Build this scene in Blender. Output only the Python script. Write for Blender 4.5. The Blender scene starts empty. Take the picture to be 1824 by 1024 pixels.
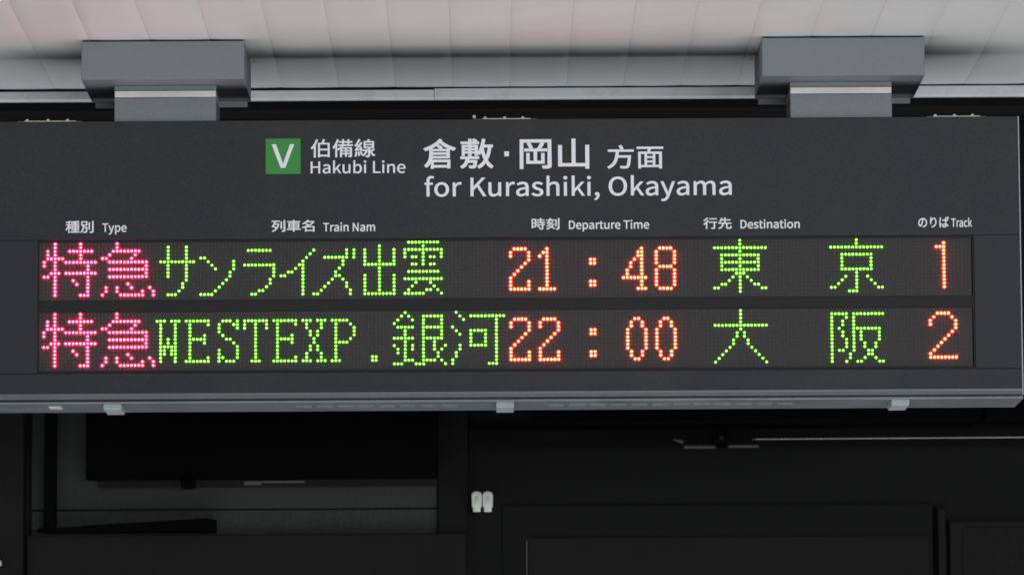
import bpy, bmesh, math, random
from mathutils import Matrix, Vector

random.seed(7)
scene = bpy.context.scene
COL = scene.collection

# ------------------------------------------------------------------ camera
F = 9500.0                                   # focal length in photo pixels (1824 wide)
PITCH = math.atan(1128.0 / F)
DIST = F * math.cos(PITCH) / 1000.0          # metres from camera to the board's face
YAW = math.radians(0.253)
ROLL = -0.0062
CAM_Z = 1.6
CENTRE_Z = CAM_Z + F * math.sin(PITCH) / 1000.0
cam_data = bpy.data.cameras.new('camera')
cam_data.sensor_width = 36.0
cam_data.lens = 36.0 * F / 1824.0
cam_data.clip_start = 0.1
cam_data.clip_end = 200.0
cam_data.dof.use_dof = True
cam_data.dof.focus_distance = 9.5
cam_data.dof.aperture_fstop = 9.0
cam = bpy.data.objects.new('camera', cam_data)
COL.objects.link(cam)
CAM_LOC = Vector((-DIST * math.tan(YAW), -DIST, CAM_Z))
CAM_ROT = Matrix.Rotation(-YAW, 3, 'Z') @ Matrix.Rotation(math.pi / 2 + PITCH, 3, 'X') @ Matrix.Rotation(ROLL, 3, 'Z')
cam.matrix_world = Matrix.Translation(CAM_LOC) @ CAM_ROT.to_4x4()
scene.camera = cam

# ------------------------------------------------------------------ world, lamps, exposure
world = bpy.data.worlds.new('World')
scene.world = world
world.use_nodes = True
bg = world.node_tree.nodes['Background']
bg.inputs['Color'].default_value = (0.55, 0.62, 0.70, 1)
bg.inputs['Strength'].default_value = 0.17


def area_lamp(name, loc, aim, sx, sy, power, color):
    d = bpy.data.lights.new(name, 'AREA')
    d.shape = 'RECTANGLE'
    d.size, d.size_y, d.energy, d.color = sx, sy, power, color
    o = bpy.data.objects.new(name, d)
    COL.objects.link(o)
    o.location = loc
    o.rotation_euler = (Vector(aim) - Vector(loc)).to_track_quat('-Z', 'Y').to_euler()
    return o


# light thrown up off the pale platform, and the tube lights further along it
area_lamp('platform_light', (0.0, -0.9, 0.05), (0.0, -0.8, 3.0), 9.0, 3.6, 125, (0.96, 0.98, 1.0))
area_lamp('track_side_light', (3.0, -11.5, 2.3), (0.0, 0.0, 2.8), 7.0, 1.6, 430, (0.95, 0.98, 1.0))

scene.view_settings.view_transform = 'Standard'
scene.view_settings.look = 'None'
scene.view_settings.exposure = 0.0
scene.view_settings.gamma = 1.0
scene.render.engine = 'CYCLES'
scene.cycles.max_bounces = 6
scene.cycles.filter_width = 1.65


# ------------------------------------------------------------------ measuring helpers
def ray(px, py):
    return CAM_ROT @ Vector(((px - 912.0) / F, -(py - 512.0) / F, -1.0))


def at(px, py, y=0.0):
    d = ray(px, py)
    return CAM_LOC + d * ((y - CAM_LOC.y) / d.y)


def at_height(px, py, z):
    d = ray(px, py)
    return CAM_LOC + d * ((z - CAM_LOC.z) / d.z)


# ------------------------------------------------------------------ object helpers
def props(o, label=None, cat=None, group=None, kind=None):
    if label: o['label'] = label
    if cat: o['category'] = cat
    if group: o['group'] = group
    if kind: o['kind'] = kind
    return o


def empty(name, loc=(0, 0, 0)):
    o = bpy.data.objects.new(name, None)
    o.empty_display_size = 0.05
    COL.objects.link(o)
    o.location = loc
    return o


def origin(o):
    p = Vector((0, 0, 0))
    while o is not None:
        p += o.location
        o = o.parent
    return p


def link(name, mesh, mats, parent=None, world_coords=True):
    if not isinstance(mats, (list, tuple)): mats = [mats]
    for m in mats: mesh.materials.append(m)
    if parent is not None and world_coords:
        mesh.transform(Matrix.Translation(-origin(parent)))
    o = bpy.data.objects.new(name, mesh)
    COL.objects.link(o)
    o.parent = parent
    return o


class MB:
    """collects simple solids into one mesh"""
    def __init__(self):
        self.bm = bmesh.new()

    def box(self, x0, x1, y0, y1, z0, z1, bevel=0.0, seg=2):
        b = bmesh.new()
        v = [b.verts.new((x, y, z)) for x in (x0, x1) for y in (y0, y1) for z in (z0, z1)]
        for f in ((0, 1, 3, 2), (4, 6, 7, 5), (0, 4, 5, 1), (2, 3, 7, 6), (0, 2, 6, 4), (1, 5, 7, 3)):
            b.faces.new([v[i] for i in f])
        if bevel > 0:
            bmesh.ops.bevel(b, geom=b.edges[:], offset=bevel, segments=seg, affect='EDGES', profile=0.5)
        self._merge(b)
        return self

    def prism(self, poly, y0, y1, bevel=0.0):
        """polygon in x/z given counter-clockwise, extruded along y"""
        b = bmesh.new()
        n = len(poly)
        a = [b.verts.new((x, y0, z)) for x, z in poly]
        c = [b.verts.new((x, y1, z)) for x, z in poly]
        b.faces.new(a)
        b.faces.new(c[::-1])
        for i in range(n):
            b.faces.new((a[i], c[i], c[(i + 1) % n], a[(i + 1) % n]))
        bmesh.ops.recalc_face_normals(b, faces=b.faces[:])
        if bevel > 0:
            bmesh.ops.bevel(b, geom=b.edges[:], offset=bevel, segments=2, affect='EDGES', profile=0.5)
        self._merge(b)
        return self

    def profile(self, pts, x0, x1):
        """closed polygon in y/z, extruded along x"""
        b = bmesh.new()
        n = len(pts)
        a = [b.verts.new((x0, y, z)) for y, z in pts]
        c = [b.verts.new((x1, y, z)) for y, z in pts]
        b.faces.new(a)
        b.faces.new(c[::-1])
        for i in range(n):
            b.faces.new((a[i], c[i], c[(i + 1) % n], a[(i + 1) % n]))
        bmesh.ops.recalc_face_normals(b, faces=b.faces[:])
        self._merge(b)
        return self

    def cyl(self, p0, p1, r, seg=16, r2=None):
        p0, p1 = Vector(p0), Vector(p1)
        b = bmesh.new()
        bmesh.ops.create_cone(b, cap_ends=True, segments=seg, radius1=r, radius2=r if r2 is None else r2,
                              depth=(p1 - p0).length)
        q = (p1 - p0).to_track_quat('Z', 'Y').to_matrix().to_4x4()
        b.transform(Matrix.Translation((p0 + p1) / 2) @ q)
        self._merge(b)
        return self

    def _merge(self, b):
        me = bpy.data.meshes.new('tmp')
        b.to_mesh(me)
        b.free()
        self.bm.from_mesh(me)
        bpy.data.meshes.remove(me)

    def build(self, name, mats, parent=None, world_coords=True, smooth=False):
        me = bpy.data.meshes.new(name)
        self.bm.to_mesh(me)
        self.bm.free()
        if smooth:
            me.shade_smooth()
            try:
                me.set_sharp_from_angle(angle=math.radians(40))
            except Exception:
                pass
        return link(name, me, mats, parent, world_coords)


# ------------------------------------------------------------------ materials
def material(name, color, rough=0.5, metal=0.0, vary=0.12, scale=6.0, bump=0.0, bump_scale=300.0, dirt=None,
             dirt_scale=3.0, spec=0.5, grain=0.0):
    m = bpy.data.materials.new(name)
    m.use_nodes = True
    nt = m.node_tree
    b = nt.nodes['Principled BSDF']
    b.inputs['Roughness'].default_value = rough
    b.inputs['Metallic'].default_value = metal
    b.inputs['Specular IOR Level'].default_value = spec
    tc = nt.nodes.new('ShaderNodeTexCoord')
    n = nt.nodes.new('ShaderNodeTexNoise')
    n.inputs['Scale'].default_value = scale
    n.inputs['Detail'].default_value = 6
    nt.links.new(tc.outputs['Object'], n.inputs['Vector'])
    r = nt.nodes.new('ShaderNodeValToRGB')
    r.color_ramp.elements[0].position = 0.3
    r.color_ramp.elements[1].position = 0.7
    c = Vector(color)
    r.color_ramp.elements[0].color = (*(c * (1 - vary)), 1)
    r.color_ramp.elements[1].color = (*(c * (1 + vary)), 1)
    nt.links.new(n.outputs['Fac'], r.inputs['Fac'])
    out = r.outputs['Color']
    if dirt:
        n2 = nt.nodes.new('ShaderNodeTexNoise')
        n2.inputs['Scale'].default_value = dirt_scale
        n2.inputs['Detail'].default_value = 10
        n2.inputs['Roughness'].default_value = 0.7
        nt.links.new(tc.outputs['Object'], n2.inputs['Vector'])
        mr = nt.nodes.new('ShaderNodeMapRange')
        mr.inputs['From Min'].default_value = 0.52
        mr.inputs['From Max'].default_value = 0.78
        nt.links.new(n2.outputs['Fac'], mr.inputs['Value'])
        mx = nt.nodes.new('ShaderNodeMix')
        mx.data_type = 'RGBA'
        nt.links.new(mr.outputs['Result'], mx.inputs['Factor'])
        nt.links.new(out, mx.inputs['A'])
        mx.inputs['B'].default_value = (*dirt, 1)
        out = mx.outputs['Result']
    if grain:
        n4 = nt.nodes.new('ShaderNodeTexNoise')
        n4.inputs['Scale'].default_value = 330
        n4.inputs['Detail'].default_value = 3
        nt.links.new(tc.outputs['Object'], n4.inputs['Vector'])
        mg = nt.nodes.new('ShaderNodeMapRange')
        mg.inputs['From Min'].default_value = 0.3
        mg.inputs['From Max'].default_value = 0.7
        mg.inputs['To Min'].default_value = 1 - grain
        mg.inputs['To Max'].default_value = 1 + grain
        nt.links.new(n4.outputs['Fac'], mg.inputs['Value'])
        vm = nt.nodes.new('ShaderNodeVectorMath')
        vm.operation = 'SCALE'
        nt.links.new(out, vm.inputs[0])
        nt.links.new(mg.outputs['Result'], vm.inputs['Scale'])
        out = vm.outputs['Vector']
    nt.links.new(out, b.inputs['Base Color'])
    n3 = nt.nodes.new('ShaderNodeTexNoise')
    n3.inputs['Scale'].default_value = bump_scale
    n3.inputs['Detail'].default_value = 4
    nt.links.new(tc.outputs['Object'], n3.inputs['Vector'])
    if bump > 0:
        bp = nt.nodes.new('ShaderNodeBump')
        bp.inputs['Strength'].default_value = bump
        bp.inputs['Distance'].default_value = 0.001
        nt.links.new(n3.outputs['Fac'], bp.inputs['Height'])
        nt.links.new(bp.outputs['Normal'], b.inputs['Normal'])
    rr = nt.nodes.new('ShaderNodeMapRange')
    rr.inputs['To Min'].default_value = max(0.02, rough - 0.08)
    rr.inputs['To Max'].default_value = min(1.0, rough + 0.08)
    nt.links.new(n.outputs['Fac'], rr.inputs['Value'])
    nt.links.new(rr.outputs['Result'], b.inputs['Roughness'])
    return m


def glow(name, color, strength):
    m = bpy.data.materials.new(name)
    m.use_nodes = True
    b = m.node_tree.nodes['Principled BSDF']
    b.inputs['Base Color'].default_value = (*[min(1, c * 0.6) for c in color], 1)
    b.inputs['Emission Color'].default_value = (*color, 1)
    b.inputs['Emission Strength'].default_value = strength
    return m


M_FACE = material('charcoal_paint', (0.0235, 0.0265, 0.0298), 0.5, vary=0.07, scale=4, bump=0.25, bump_scale=900, spec=0.25, grain=.22,
                  dirt=(0.034, 0.036, 0.037), dirt_scale=5)
M_NOSE = material('satin_grey_trim', (0.11, 0.117, 0.122), 0.4, vary=0.07, scale=9, grain=.1)
M_RIM = material('dark_window_rim', (0.0155, 0.0155, 0.0165), 0.6, spec=0.25, vary=0.1)
M_PANEL = material('led_panel_plastic', (0.028, 0.0235, 0.0245), 0.65, vary=0.12, scale=14, bump=0.3, bump_scale=500, grain=.15)
M_UNLIT = material('unlit_led_lens', (0.115, 0.102, 0.106), 0.35, vary=0.25, scale=120)
M_PRINT = material('white_vinyl_print', (0.87, 0.89, 0.92), 0.5, vary=0.04, scale=30)
M_GREEN = material('green_vinyl_print', (0.022, 0.27, 0.04), 0.5, vary=0.06, scale=30)
M_RAIL = material('grey_aluminium_rail', (0.205, 0.225, 0.24), 0.38, metal=0.25, vary=0.1, scale=9, bump=0.15, grain=.08,
                  dirt=(0.12, 0.13, 0.14), dirt_scale=7)
M_EDGE = material('pale_edge_trim', (0.24, 0.26, 0.28), 0.35, metal=0.3, vary=0.1)
M_LATCH = material('grey_latch_plastic', (0.36, 0.40, 0.42), 0.45, vary=0.1, scale=40)
M_SLOT = material('polished_slot', (0.28, 0.30, 0.33), 0.3, metal=0.2, vary=0.15, scale=60)
M_HINGE = material('cream_zinc_strip', (0.58, 0.58, 0.48), 0.5, vary=0.15, scale=80)
M_BOX = material('grey_bracket_paint', (0.185, 0.205, 0.22), 0.48, vary=0.06, scale=7, bump=0.3, bump_scale=700, grain=.1)
M_PLATE = material('pale_joint_plate', (0.72, 0.70, 0.65), 0.4, vary=0.1, scale=20)
M_CEIL = material('white_ceiling_board', (0.725, 0.730, 0.722), 0.40, vary=0.035, scale=1.6, bump=0.1, bump_scale=400,
                  dirt=(0.655, 0.665, 0.65), dirt_scale=2.3)
M_TRIM = material('white_ceiling_trim', (0.60, 0.62, 0.64), 0.4, vary=0.05, scale=5, dirt=(0.42, 0.42, 0.40),
                  dirt_scale=9)
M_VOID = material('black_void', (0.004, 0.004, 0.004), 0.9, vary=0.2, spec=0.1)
M_WALL = material('dark_brown_wall', (0.0128, 0.0118, 0.0118), 0.7, vary=0.15, scale=3, bump=0.2, spec=0.08, grain=.3)
M_GREYWALL = material('dim_grey_green_panel', (0.037, 0.040, 0.038), 0.7, vary=0.12, scale=2.5, spec=0.08, grain=.3)
M_DARKDOOR = material('near_black_door', (0.0064,0.0064,0.0066), 0.6, vary=0.15, scale=3, spec=0.08, grain=.3)
M_BLACK = material('matte_black', (0.0015, 0.0015, 0.0015), 0.7, vary=0.2, spec=0.03)
M_CLIP = material('milky_plastic', (0.62, 0.64, 0.58), 0.35, vary=0.08, scale=60)
M_ROD = material('brushed_steel_rod', (0.42, 0.40, 0.37), 0.35, metal=0.3, vary=0.1)
M_DIM = material('edge_highlight_metal', (0.055, 0.052, 0.048), 0.45, metal=0.3, vary=0.2, scale=30)
# light-emitting diodes: a hot core and tinted resin widened to paint in its halo
LED = {
    'pink': (glow('lit_red_core', (1.0, 0.022, 0.045), 62.0), glow('lit_red_lens_halo', (1.0, 0.004, 0.045), 5.0)),
    'red': (glow('lit_orange_core', (1.0, 0.042, 0.016), 62.0), glow('lit_orange_lens_halo', (1.0, 0.045, 0.018), 2.6)),
    'green': (glow('lit_green_core', (0.17, 1.0, 0.045), 9.0), glow('lit_green_lens_halo', (0.055, 0.28, 0.008), 1.3)),
}

# ------------------------------------------------------------------ lit dots, row by row: "row: columns"
TOKU = ("0:4,11|1:4,11|2:2,4,8-14|3:2,4,11|4:2-6,11|5:1,4,7-15|6:1,4,13|7:4,13|8:3-5,7-15|9:1,2,4,13|10:4,9,13|"
        "11:4,10,13|12:4,13|13:4,13|14:4,11-13")
KYU = ("0:21|1:21|2:20-27|3:19,26|4:17,18,25|5:19-29|6:29|7:19-29|8:29|9:19-29|11:24|12:18,21,25,30|13:18,21,28,31|"
       "14:17,22-28,31")
SA = "1:35,40|2:35,40|3:35,40|4:35,40|5:33-42|6:35,40|7:35,40|8:35,40|9:35,40|10:40|11:39|12:39|13:38|14:35-37"
NN = "4:44,45|5:46,53|6:47,53|7:48,53|8:52|9:52|10:51|11:50|12:49|13:48|14:44-47"
RA = "2:57-63|6:56-64|7:64|8:64|9:64|10:63|11:63|12:62|13:60,61|14:58,59"
II = "2:75|3:74|4:73|5:72|6:71,72|7:70,72|8:68,69,72|9:66,67,72|10:72|11:72|12:72|13:72|14:72"
ZU = "2:84,86|3:84,86|4:78-84,86|5:83|6:83|7:82|8:81|9:81,82|10:80,83|11:79,84|12:78,84|13:77,85|14:75,76,85"
DE = ("1:93|2:89,93,97|3:89,93,97|4:89,93,97|5:89,93,97|6:89-97|7:93|8:93|9:89,93,97|10:89,93,97|11:89,93,97|"
      "12:89,93,97|13:89,93,97|14:89-97")
KUMO = ("0:101-109|1:105|2:100-110|3:100,105,110|4:100,102,103,105,107,108,110|5:105|6:102,103,105,107,108|8:101-109|"
        "10:100-110|11:103,107|12:102,108|13:101,106,107,109|14:100-105,110")
D2 = ("2:130-133|3:129,134|4:129,134|5:134|6:133|7:132|8:131|9:130|10:129|11:129,134|12:129,134|13:129-134")
D1 = "2:139|3:138,139|4:137,139|5:139|6:139|7:139|8:139|9:139|10:139|11:139|12:139|13:137-141"
COLON = "5:151,152|6:151,152|11:151,152|12:151,152"
D4 = ("2:165|3:164,165|4:164,165|5:163,165|6:162,165|7:162,165|8:161,165|9:161,165|10:160-166|11:165|12:165|"
      "13:164-166")
D8 = ("2:170-173|3:169,174|4:169,174|5:169,174|6:169,174|7:170-173|8:169,174|9:169,174|10:169,174|11:169,174|"
      "12:169,174|13:170-173")
D0 = ("2:163,164|3:162,165|4:162,165|5:161,166|6:161,166|7:161,166|8:161,166|9:161,166|10:161,166|11:162,165|"
      "12:162,165|13:163,164")
TO = ("0:192|1:192|2:185-199|3:192|4:187-197|5:187,192,197|6:187-197|7:187,192,197|8:187-197|9:191-193|"
      "10:190,192,194|11:189,192,195|12:187,188,192,196,197|13:185,186,192,198,199|14:192")
KYO = ("0:224|1:224|2:217-231|4:220-228|5:220,228|6:220,228|7:220,228|8:220-228|9:224|10:221,224,227|11:220,224,228|"
       "12:219,224,229|13:217,218,224,230,231|14:222-224")
T1 = "1:248|2:246-248|3:248|4:248|5:248|6:248|7:248|8:248|9:248|10:248|11:248|12:248|13:248"
LW = ("2:32-34,36-38|3:33,37|4:33,37|5:33,37|6:33,37|7:33,35,37|8:33,35,37|9:33-37|10:33,34,36,37|11:33,34,36,37|"
      "12:33,37|13:33,37")
LE = "2:40-46|3:41,46|4:41|5:41|6:41,45|7:41-45|8:41,45|9:41|10:41|11:41|12:41,46|13:40-46"
LS = ("2:50-52,54|3:49,53,54|4:49,54|5:49|6:50|7:51,52|8:53|9:54|10:49,54|11:49,54|12:49,50,54|13:49,51-53")
LT = "2:56-62|3:56,59,62|4:56,59,62|5:59|6:59|7:59|8:59|9:59|10:59|11:59|12:59|13:58-60"
LX = ("2:72-74,76-78|3:73,77|4:73,77|5:74,76|6:74,76|7:75|8:75|9:74,76|10:74,76|11:73,77|12:73,77|13:72-74,76-78")
LP = "2:80-84|3:81,85|4:81,86|5:81,86|6:81,86|7:81,85|8:81-84|9:81|10:81|11:81|12:81|13:80-82"
DOT = "12:91,92|13:91,92"
GIN = ("0:100|1:99,101,105-110|2:98,102,105,110|3:97,105,110|4:98-102,105-110|5:100,105,110|6:100,105,110|"
       "7:97-102,105-110|8:100,105,108|9:97,100,102,105,108,111|10:98,100,102,105,108,110|11:98,100,105,109|"
       "12:100,105,109|13:100-102,105-108,110|14:97-99,103-105,111")
GA = ("0:114|1:115,118-127|2:116,125|3:125|4:113,125|5:114,118-122,125|6:115,118,122,125|7:118,122,125|8:118,122,125|"
      "9:115,118-122,125|10:115,125|11:114,125|12:114,125|13:113,125|14:113,123-125")
OO = ("0:192|1:192|2:192|3:192|4:185-199|5:192|6:191,193|7:191,193|8:190,194|9:190,194|10:189,195|11:188,196|"
      "12:187,197|13:186,198|14:185,199")
SAKA = ("1:217-221,223-231|2:217,221,223|3:217,220,223|4:217,220,223|5:217,219,223-230|6:217,220,223,225,230|"
        "7:217,220,223,225,230|8:217,221,223,225,230|9:217,221,223,226,229|10:217,221,223,226,229|"
        "11:217,219,220,223,227,228|12:217,222,227,228|13:217,222,226,229|14:217,221,224,225,230,231")
T2 = "1:246-249|2:245,250|3:244,251|4:244,251|5:251|6:250|7:249|8:248|9:247|10:246|11:245|12:244|13:244-251"

TOP_ROW = [('特', TOKU, 0, 'pink'), ('急', KYU, 0, 'pink'), ('サ', SA, 0, 'green'), ('ン', NN, 0, 'green'),
           ('ラ', RA, 0, 'green'), ('イ', II, 0, 'green'), ('ズ', ZU, 0, 'green'), ('出', DE, 0, 'green'),
           ('雲', KUMO, 0, 'green'), ('2', D2, 0, 'red'), ('1', D1, 0, 'red'), (':', COLON, 0, 'red'),
           ('4', D4, 0, 'red'), ('8', D8, 0, 'red'), ('東', TO, 0, 'green'), ('京', KYO, 0, 'green'),
           ('1', T1, 0, 'red')]
BOTTOM_ROW = [('特', TOKU, 0, 'pink'), ('急', KYU, 0, 'pink'), ('W', LW, 0, 'green'), ('E', LE, 0, 'green'),
              ('S', LS, 0, 'green'), ('T', LT, 0, 'green'), ('E', LE, 24, 'green'), ('X', LX, 0, 'green'),
              ('P', LP, 0, 'green'), ('.', DOT, 0, 'green'), ('銀', GIN, 0, 'green'), ('河', GA, 0, 'green'),
              ('2', D2, 0, 'red'), ('2', D2, 8, 'red'), (':', COLON, 0, 'red'), ('0', D0, 0, 'red'),
              ('0', D0, 8, 'red'), ('大', OO, 0, 'green'), ('阪', SAKA, 0, 'green'), ('2', T2, 0, 'red')]


def cells(code, shift):
    out = []
    for line in code.split('|'):
        r, cols = line.split(':')
        for c in cols.split(','):
            a, _, b = c.partition('-')
            for k in range(int(a), int(b or a) + 1):
                out.append((int(r), k + shift))
    return out

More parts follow.
